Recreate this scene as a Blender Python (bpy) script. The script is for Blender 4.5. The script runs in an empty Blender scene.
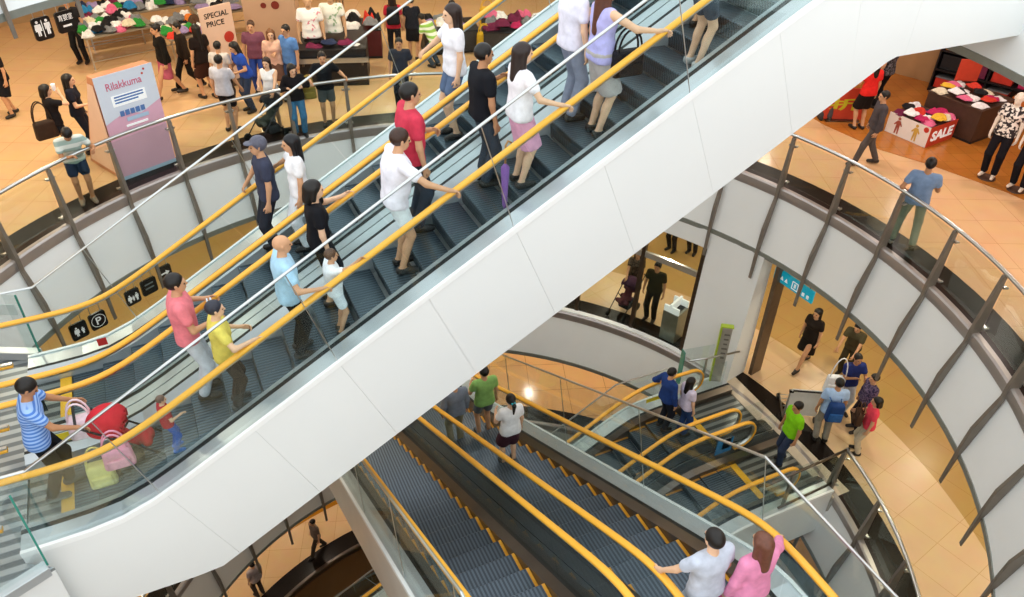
import bpy, math, random
import numpy as np
from mathutils import Vector, Matrix
sc = bpy.context.scene
col = sc.collection
PI = math.pi
T30 = math.tan(PI / 6)
R_ = math.radians
rnd = random.Random(7)

# ---------------------------------------------------------------- materials
def lin(c):
    if isinstance(c, str):
        c = c.lstrip('#')
        c = [int(c[i:i + 2], 16) / 255 for i in (0, 2, 4)]
        return tuple(x / 12.92 if x <= .04045 else ((x + .055) / 1.055) ** 2.4 for x in c)
    return tuple(c)
_MC = {}
def mat(c, rough=.6, metal=0.0, noise=.08, scale=9.0, spec=.4, emit=0.0, bump=0.0, name=None):
    """principled surface whose colour wanders a little with a noise texture"""
    key = (str(c), rough, metal, noise, scale, spec, emit, bump)
    if key in _MC: return _MC[key]
    m = bpy.data.materials.new(name or 'surface'); m.use_nodes = True
    nt = m.node_tree; bs = nt.nodes['Principled BSDF']
    L = lin(c)
    tc = nt.nodes.new('ShaderNodeTexCoord')
    nz = nt.nodes.new('ShaderNodeTexNoise'); nz.inputs['Scale'].default_value = scale; nz.inputs['Detail'].default_value = 3
    nt.links.new(tc.outputs['Object'], nz.inputs['Vector'])
    cr = nt.nodes.new('ShaderNodeValToRGB')
    cr.color_ramp.elements[0].position = .3; cr.color_ramp.elements[1].position = .7
    cr.color_ramp.elements[0].color = tuple(max(0, x * (1 - noise)) for x in L) + (1,)
    cr.color_ramp.elements[1].color = tuple(min(1, x * (1 + noise)) for x in L) + (1,)
    nt.links.new(nz.outputs['Fac'], cr.inputs['Fac'])
    nt.links.new(cr.outputs['Color'], bs.inputs['Base Color'])
    bs.inputs['Roughness'].default_value = rough; bs.inputs['Metallic'].default_value = metal
    bs.inputs['Specular IOR Level'].default_value = spec
    if emit:
        nt.links.new(cr.outputs['Color'], bs.inputs['Emission Color']); bs.inputs['Emission Strength'].default_value = emit
    if bump:
        bp = nt.nodes.new('ShaderNodeBump'); bp.inputs['Strength'].default_value = bump; bp.inputs['Distance'].default_value = .02
        nt.links.new(nz.outputs['Fac'], bp.inputs['Height']); nt.links.new(bp.outputs['Normal'], bs.inputs['Normal'])
    _MC[key] = m
    return m

def glass_mat(tint='#e9f5f1', refl=.5, edge=False):
    m = bpy.data.materials.new('clear_glass'); m.use_nodes = True
    nt = m.node_tree; nt.nodes.clear()
    out = nt.nodes.new('ShaderNodeOutputMaterial'); mx = nt.nodes.new('ShaderNodeMixShader')
    tr = nt.nodes.new('ShaderNodeBsdfTransparent'); gl = nt.nodes.new('ShaderNodeBsdfGlossy')
    fr = nt.nodes.new('ShaderNodeFresnel'); fr.inputs['IOR'].default_value = 1.45
    mu = nt.nodes.new('ShaderNodeMath'); mu.operation = 'MULTIPLY'; mu.inputs[1].default_value = refl
    nz = nt.nodes.new('ShaderNodeTexNoise'); nz.inputs['Scale'].default_value = .6
    cr = nt.nodes.new('ShaderNodeValToRGB'); L = lin(tint)
    cr.color_ramp.elements[0].color = tuple(x * .985 for x in L) + (1,); cr.color_ramp.elements[1].color = L + (1,)
    nt.links.new(nz.outputs['Fac'], cr.inputs['Fac']); nt.links.new(cr.outputs['Color'], tr.inputs['Color'])
    gl.inputs['Roughness'].default_value = .02; gl.inputs['Color'].default_value = (.9, 1, .97, 1)
    nt.links.new(fr.outputs['Fac'], mu.inputs[0]); nt.links.new(mu.outputs[0], mx.inputs[0])
    nt.links.new(tr.outputs[0], mx.inputs[1]); nt.links.new(gl.outputs[0], mx.inputs[2]); nt.links.new(mx.outputs[0], out.inputs[0])
    return m

def tile_mat(c1, c2, size=.8, rough=.12, grout='#8a6a48', rot=0.0, name='polished_tile', gw=.006, spec=.5, large=None):
    m = bpy.data.materials.new(name); m.use_nodes = True
    nt = m.node_tree; bs = nt.nodes['Principled BSDF']
    ge = nt.nodes.new('ShaderNodeNewGeometry'); mp = nt.nodes.new('ShaderNodeMapping'); mp.inputs['Rotation'].default_value = (0, 0, rot)
    nt.links.new(ge.outputs['Position'], mp.inputs['Vector'])
    br = nt.nodes.new('ShaderNodeTexBrick'); br.offset = 0; br.inputs['Scale'].default_value = 1
    br.inputs['Brick Width'].default_value = size; br.inputs['Row Height'].default_value = size
    br.inputs['Mortar Size'].default_value = gw; br.inputs['Mortar Smooth'].default_value = .3
    br.inputs['Color1'].default_value = lin(c1) + (1,); br.inputs['Color2'].default_value = lin(c2) + (1,); br.inputs['Mortar'].default_value = lin(grout) + (1,)
    nt.links.new(mp.outputs[0], br.inputs['Vector'])
    nz = nt.nodes.new('ShaderNodeTexNoise'); nz.inputs['Scale'].default_value = 2.5; nz.inputs['Detail'].default_value = 5
    nt.links.new(mp.outputs[0], nz.inputs['Vector'])
    mx = nt.nodes.new('ShaderNodeMixRGB'); mx.blend_type = 'OVERLAY'; mx.inputs[0].default_value = .12
    nt.links.new(br.outputs['Color'], mx.inputs[1]); nt.links.new(nz.outputs['Color'], mx.inputs[2])
    last = mx.outputs[0]
    if large:                       # concentric band of a darker tile laid along the edge
        cx, cy, r0, colr = large
        sub = nt.nodes.new('ShaderNodeVectorMath'); sub.operation = 'DISTANCE'; sub.inputs[1].default_value = (cx, cy, 0)
        fl = nt.nodes.new('ShaderNodeVectorMath'); fl.operation = 'MULTIPLY'; fl.inputs[1].default_value = (1, 1, 0)
        nt.links.new(ge.outputs['Position'], fl.inputs[0]); nt.links.new(fl.outputs[0], sub.inputs[0])
        gt = nt.nodes.new('ShaderNodeMath'); gt.operation = 'GREATER_THAN'; gt.inputs[1].default_value = r0
        nt.links.new(sub.outputs['Value'], gt.inputs[0])
        m2 = nt.nodes.new('ShaderNodeMixRGB'); m2.blend_type = 'MULTIPLY'; m2.inputs[2].default_value = lin(colr) + (1,)
        nt.links.new(gt.outputs[0], m2.inputs[0]); nt.links.new(last, m2.inputs[1]); last = m2.outputs[0]
    nt.links.new(last, bs.inputs['Base Color'])
    bs.inputs['Roughness'].default_value = rough; bs.inputs['Specular IOR Level'].default_value = spec
    return m

def stripe_mat(c1, c2, period=.05, axis=0, rough=.4, metal=0.0, coord='Object', sharp=.5, name='striped', rot=0.0):
    m = bpy.data.materials.new(name); m.use_nodes = True
    nt = m.node_tree; bs = nt.nodes['Principled BSDF']
    if coord == 'Position':
        ge = nt.nodes.new('ShaderNodeNewGeometry'); src = ge.outputs['Position']
    else:
        tc = nt.nodes.new('ShaderNodeTexCoord'); src = tc.outputs['Object']
    sx = nt.nodes.new('ShaderNodeSeparateXYZ'); nt.links.new(src, sx.inputs[0])
    a = nt.nodes.new('ShaderNodeMath'); a.operation = 'MULTIPLY'; a.inputs[1].default_value = 2 * PI / period
    nt.links.new(sx.outputs[axis], a.inputs[0])
    b = nt.nodes.new('ShaderNodeMath'); b.operation = 'SINE'; nt.links.new(a.outputs[0], b.inputs[0])
    cr = nt.nodes.new('ShaderNodeValToRGB'); cr.color_ramp.elements[0].position = sharp - .12; cr.color_ramp.elements[1].position = sharp + .12
    c = nt.nodes.new('ShaderNodeMath'); c.operation = 'MULTIPLY_ADD'; c.inputs[1].default_value = .5; c.inputs[2].default_value = .5
    nt.links.new(b.outputs[0], c.inputs[0]); nt.links.new(c.outputs[0], cr.inputs['Fac'])
    cr.color_ramp.elements[0].color = lin(c1) + (1,); cr.color_ramp.elements[1].color = lin(c2) + (1,)
    nt.links.new(cr.outputs['Color'], bs.inputs['Base Color']); bs.inputs['Roughness'].default_value = rough; bs.inputs['Metallic'].default_value = metal
    return m

def spot_mat(c1, c2, scale=40, rough=.8, thr=.5, name='patterned'):
    m = bpy.data.materials.new(name); m.use_nodes = True
    nt = m.node_tree; bs = nt.nodes['Principled BSDF']
    tc = nt.nodes.new('ShaderNodeTexCoord'); nz = nt.nodes.new('ShaderNodeTexNoise'); nz.inputs['Scale'].default_value = scale
    nt.links.new(tc.outputs['Object'], nz.inputs['Vector'])
    cr = nt.nodes.new('ShaderNodeValToRGB'); cr.color_ramp.elements[0].position = thr - .03; cr.color_ramp.elements[1].position = thr + .03
    cr.color_ramp.elements[0].color = lin(c1) + (1,); cr.color_ramp.elements[1].color = lin(c2) + (1,)
    nt.links.new(nz.outputs['Fac'], cr.inputs['Fac']); nt.links.new(cr.outputs['Color'], bs.inputs['Base Color']); bs.inputs['Roughness'].default_value = rough
    return m

WHITE = mat('#eef0ef', .45, noise=.015, scale=1.5, name='white_panel')
WHITE2 = mat('#f6f7f6', .3, noise=.01, scale=1.5, name='white_lip')
CREAM = mat('#d9cdbb', .6, noise=.03, name='cream_wall')
STEEL = mat('#c9cccc', .28, 1.0, noise=.05, scale=3, name='brushed_steel')
STEELD = mat('#6d655c', .32, 1.0, noise=.08, scale=4, name='bronze_steel')
POSTM = mat('#857d73', .35, .4, noise=.08, scale=5, name='post_steel')
TRIMST = mat('#aaa29e', .3, .45, noise=.06, scale=3, name='satin_trim')
GRANITE = spot_mat('#17110e', '#2a221e', 60, .3, .62, 'dark_granite')
GRANITE.node_tree.nodes['Principled BSDF'].inputs['Specular IOR Level'].default_value = .18
DARK = mat('#17191a', .5, noise=.1, name='black_rubber')
DECKDARK = mat('#2b3034', .35, .3, noise=.1, scale=4, name='dark_deck')
DECKGREY = mat('#c4cacd', .3, .45, noise=.06, scale=2, name='steel_deck')
SKIRT = mat('#6a6158', .28, .8, noise=.12, scale=2, name='skirt_steel')
YELLOW = mat('#f4b43a', .38, noise=.04, scale=3, spec=.5, name='yellow_handrail')
YPAINT = mat('#efb62c', .5, noise=.06, name='yellow_paint')
GLASS = glass_mat('#f9fcfc', .14)
GLASSR = glass_mat('#f6faf8', .12)
GLEDGE = mat('#3f8f80', .2, noise=.05, name='green_glass_edge')

# ---------------------------------------------------------------- objects
def tag(o, label=None, cat=None, group=None, kind=None):
    if label: o['label'] = label
    if cat: o['category'] = cat
    if group: o['group'] = group
    if kind: o['kind'] = kind
    return o
ROOT = {}
def thing(name, label, cat, loc=(0, 0, 0), rz=0.0, group=None):
    o = bpy.data.objects.new(name, None); col.objects.link(o)
    o.location = loc; o.rotation_euler = (0, 0, rz); o.empty_display_size = .1
    ROOT[o] = Matrix.Translation(Vector(loc)) @ Matrix.Rotation(rz, 4, 'Z')
    return tag(o, label, cat, group)

class MB:
    def __init__(s): s.v = []; s.f = []; s.m = []
    def add(s, v, f, mi=0):
        b = len(s.v); s.v += [tuple(p) for p in v]; s.f += [tuple(b + i for i in q) for q in f]; s.m += [mi] * len(f); return s
    def box(s, c, d, rz=0.0, mi=0, rot=None):
        x, y, z = d[0] / 2, d[1] / 2, d[2] / 2
        P = [(-x, -y, -z), (x, -y, -z), (x, y, -z), (-x, y, -z), (-x, -y, z), (x, -y, z), (x, y, z), (-x, y, z)]
        Rm = rot if rot is not None else Matrix.Rotation(rz, 3, 'Z')
        P = [tuple(Rm @ Vector(p) + Vector(c)) for p in P]
        return s.add(P, [(0, 3, 2, 1), (4, 5, 6, 7), (0, 1, 5, 4), (1, 2, 6, 5), (2, 3, 7, 6), (3, 0, 4, 7)], mi)
    def rows(s, rows, closed=False, caps=True, mi=0):
        """skin a list of equal-length point rows"""
        n = len(rows[0]); v = [p for r in rows for p in r]; f = []
        for i in range(len(rows) - 1):
            for j in range(n if closed else n - 1):
                k = (j + 1) % n
                f.append((i * n + j, i * n + k, (i + 1) * n + k, (i + 1) * n + j))
        if caps and closed:
            f.append(tuple(range(n - 1, -1, -1))); f.append(tuple((len(rows) - 1) * n + j for j in range(n)))
        return s.add(v, f, mi)
    def tube(s, path, r, n=8, mi=0, caps=True):
        path = [Vector(p) for p in path]; rs = r if isinstance(r, (list, tuple)) else [r] * len(path)
        rows = []; up = None
        for i, p in enumerate(path):
            a = path[max(0, i - 1)]; b = path[min(len(path) - 1, i + 1)]
            t = (b - a).normalized()
            if up is None:
                up = Vector((0, 0, 1)) if abs(t.z) < .9 else Vector((1, 0, 0))
            x = t.cross(up)
            if x.length < 1e-4: x = t.orthogonal()
            x.normalize(); y = x.cross(t).normalized(); up = y
            rows.append([tuple(p + (x * math.cos(2 * PI * k / n) + y * math.sin(2 * PI * k / n)) * rs[i]) for k in range(n)])
        return s.rows(rows, True, caps, mi)
    def prism(s, poly, vec, mi=0):
        n = len(poly); v = [tuple(p) for p in poly] + [tuple(Vector(p) + Vector(vec)) for p in poly]
        f = [tuple(range(n - 1, -1, -1)), tuple(range(n, 2 * n))] + [(i, (i + 1) % n, n + (i + 1) % n, n + i) for i in range(n)]
        return s.add(v, f, mi)
    def build(s, name, mats, parent=None, smooth=False, bevel=0.0, local=False, origin=None, label=None, auto=None):
        me = bpy.data.meshes.new(name)
        V = s.v
        o = bpy.data.objects.new(name, me)
        if parent is not None:
            r = parent
            while r.parent is not None: r = r.parent
            if not local and r in ROOT:
                inv = ROOT[r].inverted(); V = [tuple(inv @ Vector(p)) for p in V]
            elif not local and r in ORG:
                oo = ORG[r]; V = [(p[0] - oo[0], p[1] - oo[1], p[2] - oo[2]) for p in V]
            o.parent = parent
        else:
            if origin is None:
                a = np.array(V); origin = tuple((a.min(0) + a.max(0)) / 2 * np.array([1, 1, 0]) + np.array([0, 0, 1]) * a.min(0))
            V = [(p[0] - origin[0], p[1] - origin[1], p[2] - origin[2]) for p in V]
            o.location = origin; ORG[o] = origin
        me.from_pydata(V, [], s.f)
        ml = mats if isinstance(mats, (list, tuple)) else [mats]
        for m in ml: me.materials.append(m)
        if len(ml) > 1:
            for p, mi in zip(me.polygons, s.m): p.material_index = mi
        if smooth: me.polygons.foreach_set('use_smooth', [True] * len(me.polygons))
        if auto: me.set_sharp_from_angle(angle=R_(auto))
        me.update()
        fix_normals(me)
        col.objects.link(o)
        if bevel:
            bm = o.modifiers.new('bevel', 'BEVEL'); bm.width = bevel; bm.segments = 2; bm.limit_method = 'ANGLE'
        if label: o['label'] = label
        return o
ORG = {}
import bmesh
def fix_normals(me):
    b = bmesh.new(); b.from_mesh(me); bmesh.ops.recalc_face_normals(b, faces=b.faces[:]); b.to_mesh(me); b.free()

FONTS = {}
def text_mesh(txt, size, M, name, m, parent, depth=.004, align='CENTER', bold=0.0, width=None):
    """lettering standing on the local plane of matrix M (x right, y up, z out)"""
    cu = bpy.data.curves.new('lettering', 'FONT'); cu.body = txt; cu.size = size; cu.align_x = align; cu.align_y = 'CENTER'
    cu.extrude = depth; cu.offset = bold; cu.resolution_u = 3
    ob = bpy.data.objects.new('tmp_text', cu); col.objects.link(ob)
    dg = bpy.context.evaluated_depsgraph_get()
    me = bpy.data.meshes.new_from_object(ob.evaluated_get(dg))
    bpy.data.objects.remove(ob)
    if width and len(me.vertices):
        xs = [v.co.x for v in me.vertices]; w = max(xs) - min(xs)
        if w > 1e-6:
            for v in me.vertices: v.co.x *= width / w
    r = parent
    while r.parent is not None: r = r.parent
    inv = ROOT[r].inverted() if r in ROOT else Matrix.Translation(-Vector(ORG[r]))
    me.transform(inv @ M)
    me.materials.clear(); me.materials.append(m)
    o = bpy.data.objects.new(name, me); col.objects.link(o); o.parent = parent
    return o
def plane_matrix(origin, xdir, updir):
    x = Vector(xdir).normalized(); y = Vector(updir).normalized(); z = x.cross(y).normalized()
    return Matrix(((x.x, y.x, z.x, origin[0]), (x.y, y.y, z.y, origin[1]), (x.z, y.z, z.z, origin[2]), (0, 0, 0, 1)))

# ---------------------------------------------------------------- camera
def setup_camera():
    f = 791.0; p = R_(36.68); r = R_(1.465); phi = R_(25.6)
    def rz(v, a):
        c, s = math.cos(a), math.sin(a); return Vector((c * v[0] - s * v[1], s * v[0] + c * v[1], v[2]))
    F = Vector((0, math.cos(p), -math.sin(p))); X = Vector((1, 0, 0)); U = Vector((0, math.sin(p), math.cos(p)))
    X2 = X * math.cos(r) + U * math.sin(r); U2 = -X * math.sin(r) + U * math.cos(r)
    F, X, U = [rz(v, -phi) for v in (F, X2, U2)]
    cd = bpy.data.cameras.new('camera'); co = bpy.data.objects.new('camera', cd); col.objects.link(co)
    cd.sensor_width = 36; cd.lens = 36 * f / 1024; cd.clip_end = 200; cd.clip_start = .1
    co.matrix_world = Matrix(((X.x, U.x, -F.x, 0), (X.y, U.y, -F.y, 0), (X.z, U.z, -F.z, 7.5), (0, 0, 0, 1)))
    sc.camera = co
setup_camera()
CA = (3.23, 8.36); CB = (2.66, 8.26); CC = (3.69, 8.25); CD = (3.88, 8.45)
ZA, ZB, ZC, ZD, ZU, ZE = 0.0, -4.8, -9.6, -14.2, 5.1, -18.8
def pol(c, r, a, z): return (c[0] + r * math.cos(R_(a)), c[1] + r * math.sin(R_(a)), z)
def arc(a0, a1, step=3.0):
    n = max(2, int(round((a1 - a0) / step)) + 1); return [a0 + (a1 - a0) * i / (n - 1) for i in range(n)]
def ringmesh(c, prof, a0=0, a1=360, step=3.0, closed_prof=True):
    """sweep a (radius, z) profile round centre c"""
    m = MB(); rows = [[pol(c, r, a, z) for r, z in prof] for a in arc(a0, a1, step)]
    m.rows(rows, closed_prof, abs(a1 - a0) < 359.9); return m
def struct(o, kind='structure'): o['kind'] = kind; return o

FLOOR_A = tile_mat('#dbb386', '#d7af82', .8, .16, '#b98a55', R_(25), 'honey_floor_tile', .005)
FLOOR_AR = FLOOR_A
FLOOR_B = tile_mat('#dcbb92', '#d8b78c', .8, .3, '#bf925e', R_(-12), 'peach_floor_tile', .005, large=(CB[0], CB[1], 10.05, '#d8cda4'))
FLOOR_C = tile_mat('#e3b67e', '#deb078', 1.2, .15, '#9a6c36', R_(20), 'amber_floor_tile', .008)
FLOOR_D = tile_mat('#dcb78a', '#d8b284', 1.0, .15, '#b88a50', R_(20), 'amber_floor_tile_low', .005, large=(CD[0], CD[1], 9.7, '#c8a040'))
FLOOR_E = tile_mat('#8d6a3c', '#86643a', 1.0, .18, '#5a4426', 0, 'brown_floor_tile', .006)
STONE = mat('#cfc0aa', .3, noise=.06, scale=5, name='pale_stone')
CEILM = mat('#e9e2d6', .7, noise=.02, name='ceiling_paint')
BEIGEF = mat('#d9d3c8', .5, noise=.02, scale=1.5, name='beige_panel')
GREYTRIM = mat('#8c9089', .4, .2, noise=.05, name='grey_trim')

def level(z, c, floor_mat, fasc_mat, rfar=34, A0=0, A1=360, edge_mat=TRIMST, only_ceiling=False, names=('floor', 'trim', 'wall_ring', 'ceiling')):
    if not only_ceiling:
        struct(ringmesh(c, [(8.45, z), (rfar, z), (rfar, z - .12), (8.45, z - .12)], A0, A1).build('floor', floor_mat, origin=(c[0], c[1], z)))
        struct(ringmesh(c, [(7.87, z + .002), (8.45, z + .002), (8.45, z - .12), (7.87, z - .12)], A0, A1).build('floor', GRANITE, origin=(c[0], c[1], z)))
        struct(ringmesh(c, [(7.76, z - .015), (7.79, z + .012), (7.87, z + .012), (7.87, z - .2), (7.78, z - .21), (7.76, z - .18)], A0, A1).build('trim_1', edge_mat, smooth=True, auto=40))
    struct(ringmesh(c, [(7.80, z - .19), (7.56, z - 1.4), (7.64, z - 1.4), (7.87, z - .19)], A0, A1).build('wall_ring', fasc_mat, smooth=True, auto=40))
    struct(ringmesh(c, [(7.545, z - 1.38), (7.56, z - 1.5), (7.66, z - 1.5), (7.66, z - 1.38)], A0, A1).build('trim_2', GREYTRIM))
    struct(ringmesh(c, [(7.64, z - 1.38), (rfar, z - 1.38), (rfar, z - 1.3), (7.64, z - 1.3)], A0, A1).build('ceiling', CEILM))
level(ZA, CA, FLOOR_A, WHITE, A0=-80, A1=216)
level(ZB, CB, FLOOR_B, WHITE)
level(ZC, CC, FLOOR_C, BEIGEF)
level(ZD, CD, FLOOR_D, mat('#7d5c36', .4, .2, noise=.06, scale=1.5, name='bronze_panel'), edge_mat=STEELD)
level(ZU, CA, None, WHITE, only_ceiling=True, A0=-78, A1=200)
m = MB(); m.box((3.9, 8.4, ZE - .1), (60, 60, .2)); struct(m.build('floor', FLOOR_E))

# outer walls of every storey (far away, mostly hidden)
WALLM = mat('#a98a63', .6, noise=.12, scale=1.2, name='shop_wall')
for nm, z0, z1, c, r, a0, a1 in (('wall_back', ZA, ZU - 1.38, CA, 19.3, -80, 205), ('wall_back', ZB, ZA - 1.38, CB, 20.5, 0, 360), ('wall_back', ZC, ZB - 1.38, CC, 20.5, 0, 360), ('wall_back', ZD, ZC - 1.38, CD, 22, 0, 360)):
    struct(ringmesh(c, [(r, z0), (r, z1), (r + .2, z1), (r + .2, z0)], a0, a1, 5).build(nm, WALLM))

# ---------------------------------------------------------------- ring balustrades
def rib_poly(c, a, z):
    """radial outline of the tapering steel fin: straight post above the floor, bowed blade below, pointed tip"""
    P = [(-.045, 1.06), (.012, 1.06), (.07, .55), (.13, .03), (.135, -.2), (.205, -.45), (.315, -.86), (.345, -1.25), (.375, -2.05), (.352, -2.05), (.30, -1.42), (.27, -1.3), (.085, -.24), (.085, .0), (-.03, .025)]
    return [pol(c, 7.85 - d, a, z + h) for d, h in P]
def balustrade(name, label, c, z, posts, panels, rail_arc, group=None, ribs=True):
    o = thing(name, label, 'balustrade', pol(c, 7.85, (rail_arc[0] + rail_arc[1]) / 2, z), 0, group)
    m = MB(); m.tube([pol(c, 7.87, a, z + 1.1) for a in arc(rail_arc[0], rail_arc[1], 2)], .034, 10); m.build('handrail', STEEL, o, True, label='tubular steel handrail')
    for a in posts:
        m = MB(); n = Vector((-math.sin(R_(a)), math.cos(R_(a)), 0)); w = .034
        P = rib_poly(c, a, z) if ribs else [pol(c, 7.85 - d, a, z + h) for d, h in ((-.045, 1.06), (.012, 1.06), (.05, .55), (.07, 0), (-.03, 0))]
        m.prism([tuple(Vector(p) - n * w) for p in P], n * 2 * w)
        m.tube([pol(c, 7.86, a, z + 1.0), pol(c, 7.87, a, z + 1.09)], .02, 6)
        pb = m.build('post', POSTM, o, bevel=.006)
        for h in (.12, .88):
            k = MB(); k.box(pol(c, 7.895, a, z + h), (.05, .16, .035), R_(a)); 
            for sgn in (-1, 1): k.tube([tuple(Vector(pol(c, 7.88, a, z + h)) + n * sgn * .07), tuple(Vector(pol(c, 7.94, a, z + h)) + n * sgn * .07)], .018, 8)
            k.build('glass_clamp', STEEL, pb)
    for a0, a1 in panels:
        ringmesh(c, [(7.905, z + .07), (7.905, z + 1.0), (7.919, z + 1.0), (7.919, z + .07)], a0 + .25, a1 - .25, 2.2).build('glass_panel', GLASSR, o, True, auto=40)
    return o
pa = [5.6 + 9 * k for k in range(-8, 18)]
balustrade('ring_balustrade', 'curved glass balustrade of tapering steel posts round the floor with the shops', CA, ZA, pa,
           [(pa[i], pa[i + 1]) for i in range(len(pa) - 1)], (pa[0], pa[-1]))
pb_ = [-11.6 - 9 * k for k in range(5)]
balustrade('ring_balustrade', 'curved glass balustrade beside the luggage trolley on the floor below, at right', CB, ZB, pb_, [(pb_[i + 1], pb_[i]) for i in range(4)], (pb_[-1], pb_[0]))
pc_ = [97.5 + 8.9 * k for k in range(7)]
balustrade('ring_balustrade', 'shaded beige rim with hanging post tips seen under the big white escalator', CC, ZC, pc_, [(pc_[i], pc_[i + 1]) for i in range(6)], (pc_[0], pc_[-1]))

# ---------------------------------------------------------------- landings (structure)
def slab(x0, x1, y0, y1, z, t, top, side, name='floor'):
    m = MB(); m.box(((x0 + x1) / 2, (y0 + y1) / 2, z - .02), (x1 - x0, y1 - y0, .04)); struct(m.build(name, top))
    m = MB(); m.box(((x0 + x1) / 2, (y0 + y1) / 2, z - .04 - (t - .04) / 2), (x1 - x0, y1 - y0, t - .04)); struct(m.build('trim_3', side, bevel=.01))
# lower landing of the big escalators, joined to the ring on the left
poly = [(-2.485, 6.8), (-2.485, 10.3), (-2.4, 10.5), (-4.2, 11.4), (-4.7, 8.3), (-4.3, 5.75), (-2.2, 6.62)]
m = MB(); m.prism([(x, y, -.04) for x, y in poly], (0, 0, .04)); struct(m.build('floor', stripe_mat('#6f787e', '#aab2b6', .16, 1, .35, .5, coord='Position', name='ribbed_landing')))
m = MB(); m.prism([(x, y, -1.5) for x, y in poly], (0, 0, 1.46)); struct(m.build('wall_landing', WHITE, bevel=.01))
slab(10.2, 10.62, 6.45, 10.3, ZB + .004, 1.2, STONE, mat('#a29f95', .5, noise=.04, name='grey_slab'))                # pale threshold of the small escalators
slab(.9, 5.2, -.3, 1.15, ZA, 1.2, FLOOR_A, WHITE)                          # head of the lower escalators (near the camera)
slab(1.0, 4.9, 14.0, 17, ZB, 1.0, FLOOR_B, WHITE)

# white wall on the rim of the floor below + shop front beside it
m = ringmesh(CB, [(7.86, ZB), (8.14, -1.40), (8.5, -1.40), (8.5, ZB)], 13.0, 22.4, 2); struct(m.build('wall_right', WHITE))
m = ringmesh(CB, [(8.10, -1.9), (8.12, -1.4), (8.3, -1.4), (8.3, -1.9)], 22.4, 62, 2); struct(m.build('trim_4', WHITE))
m = ringmesh(CB, [(7.80, ZB - .02), (7.80, ZB + .06), (7.93, ZB + .06), (7.93, ZB - .02)], 22.4, 62, 2); struct(m.build('trim_5', WHITE2))
FRAMEM = mat('#4a3d31', .35, .6, noise=.1, name='bronze_frame')
sf = thing('shopfront', 'bronze framed curved glass front beside the white wall, a man and a pushchair behind it', 'window', pol(CB, 7.97, 40, ZB + .06))
for a in (22.9, 33.0, 43.6, 54):
    m = MB(); tt = Vector((-math.sin(R_(a)), math.cos(R_(a)), 0)) * .045
    m.prism([tuple(Vector(pol(CB, r, a, z)) - tt) for r, z in ((7.91, ZB + .06), (8.03, ZB + .06), (8.25, -1.88), (8.13, -1.88))], tt * 2); m.build('mullion', FRAMEM, sf)
ringmesh(CB, [(8.08, -2.72), (8.09, -2.58), (8.16, -2.58), (8.15, -2.72)], 22.9, 54, 2).build('transom', STEEL, sf)
for a0, a1 in ((23.2, 32.7), (33.3, 43.3), (43.9, 53.7)):
    ringmesh(CB, [(7.965, ZB + .06), (8.115, -2.73), (8.127, -2.73), (7.977, ZB + .06)], a0, a1, 2).build('pane', GLASSR, sf, True, auto=40)
    ringmesh(CB, [(8.12, -2.57), (8.165, -1.91), (8.177, -1.91), (8.132, -2.57)], a0, a1, 2).build('pane', GLASSR, sf, True, auto=40)
# bronze door frame of the passage right of the white wall, with its turquoise sign
m = MB()
m.box(pol(CB, 8.68, 12.0, (ZB - 1.42) / 2), (.34, .09, -1.42 - ZB), R_(12)); struct(m.build('door_1', mat('#6d5a48', .4, .4, noise=.1, name='brown_frame')))
sg = thing('washroom_sign', 'long turquoise overhead sign with white pictogram above the passage', 'sign', (11.18, 9.68, -2.2))
TEAL = mat('#12a2bd', .4, noise=.03, emit=.25, name='turquoise_sign')
sxd = Vector((.095, -1.05, 0)).normalized()
m = MB(); m.box((11.18, 9.68, -2.05), (.06, 1.08, .3), R_(5)); m.build('panel', TEAL, sg, bevel=.02)
WHITEP = mat('#f4f6f6', .4, noise=.02, emit=.2, name='white_print')
BLACKP = mat('#101112', .4, noise=.05, name='black_print')
def sgp(t, z, off=.034): return Vector((11.18, 9.68, z)) + sxd * t + Vector((-1.05, -.095, 0)).normalized() * off
m = MB()
for dt, dz, w_, h_ in ((0, .085, .17, .02), (0, -.085, .17, .02), (-.075, 0, .02, .17), (.075, 0, .02, .17), (0, 0, .05, .09)):
    m.box(tuple(sgp(.06 + dt, -2.05 + dz)), (.006, w_, h_), R_(5))
m.build('pictogram', WHITEP, sg)
for x in (-.42, -.3, -.18):
    m = MB(); m.prism([tuple(sgp(x - .045, -2.1)), tuple(sgp(x + .045, -2.1)), tuple(sgp(x, -2.0))], (-.004, 0, 0)); m.build('mark', WHITEP, sg)
for x in (.3, .42):
    m = MB(); m.box(tuple(sgp(x, -2.1)), (.008, .06, .08), R_(5)); m.build('mark', WHITEP, sg)
for x in (-.4, .4):
    m = MB(); q_ = sgp(x, -1.9, 0); m.tube([tuple(q_), (q_.x, q_.y, -1.4)], .01, 6); m.build('hanger', STEELD, sg)

# ---------------------------------------------------------------- light
w = bpy.data.worlds.new('world'); sc.world = w; w.use_nodes = True
bg = w.node_tree.nodes['Background']; bg.inputs[0].default_value = (.93, .98, 1.0, 1); bg.inputs[1].default_value = 1.42
def lamp(loc, power, size=.2, colr=(1, .74, .44)):
    ld = bpy.data.lights.new('downlight', 'AREA'); ld.shape = 'DISK'; ld.size = size; ld.energy = power; ld.color = colr
    o = bpy.data.objects.new('downlight', ld); col.objects.link(o); o.location = loc
WARM = (1, .91, .70); WARMR = (1, .88, .80)
for a in range(-50, 160, 15):
    for r in (9.6, 12.6, 15.8): lamp(pol(CA, r, a + (r % 2) * 4, ZU - 1.42), (38 if a > 40 else 29) if r < 14 else (38 if a > 40 else 15), colr=WARM if a > 40 else WARMR)
for a in range(-50, 160, 15):
    for r in (9.8, 13.0): lamp(pol(CB, r, a + (r % 2) * 4, ZA - 1.43), 24, colr=WARM)
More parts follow.
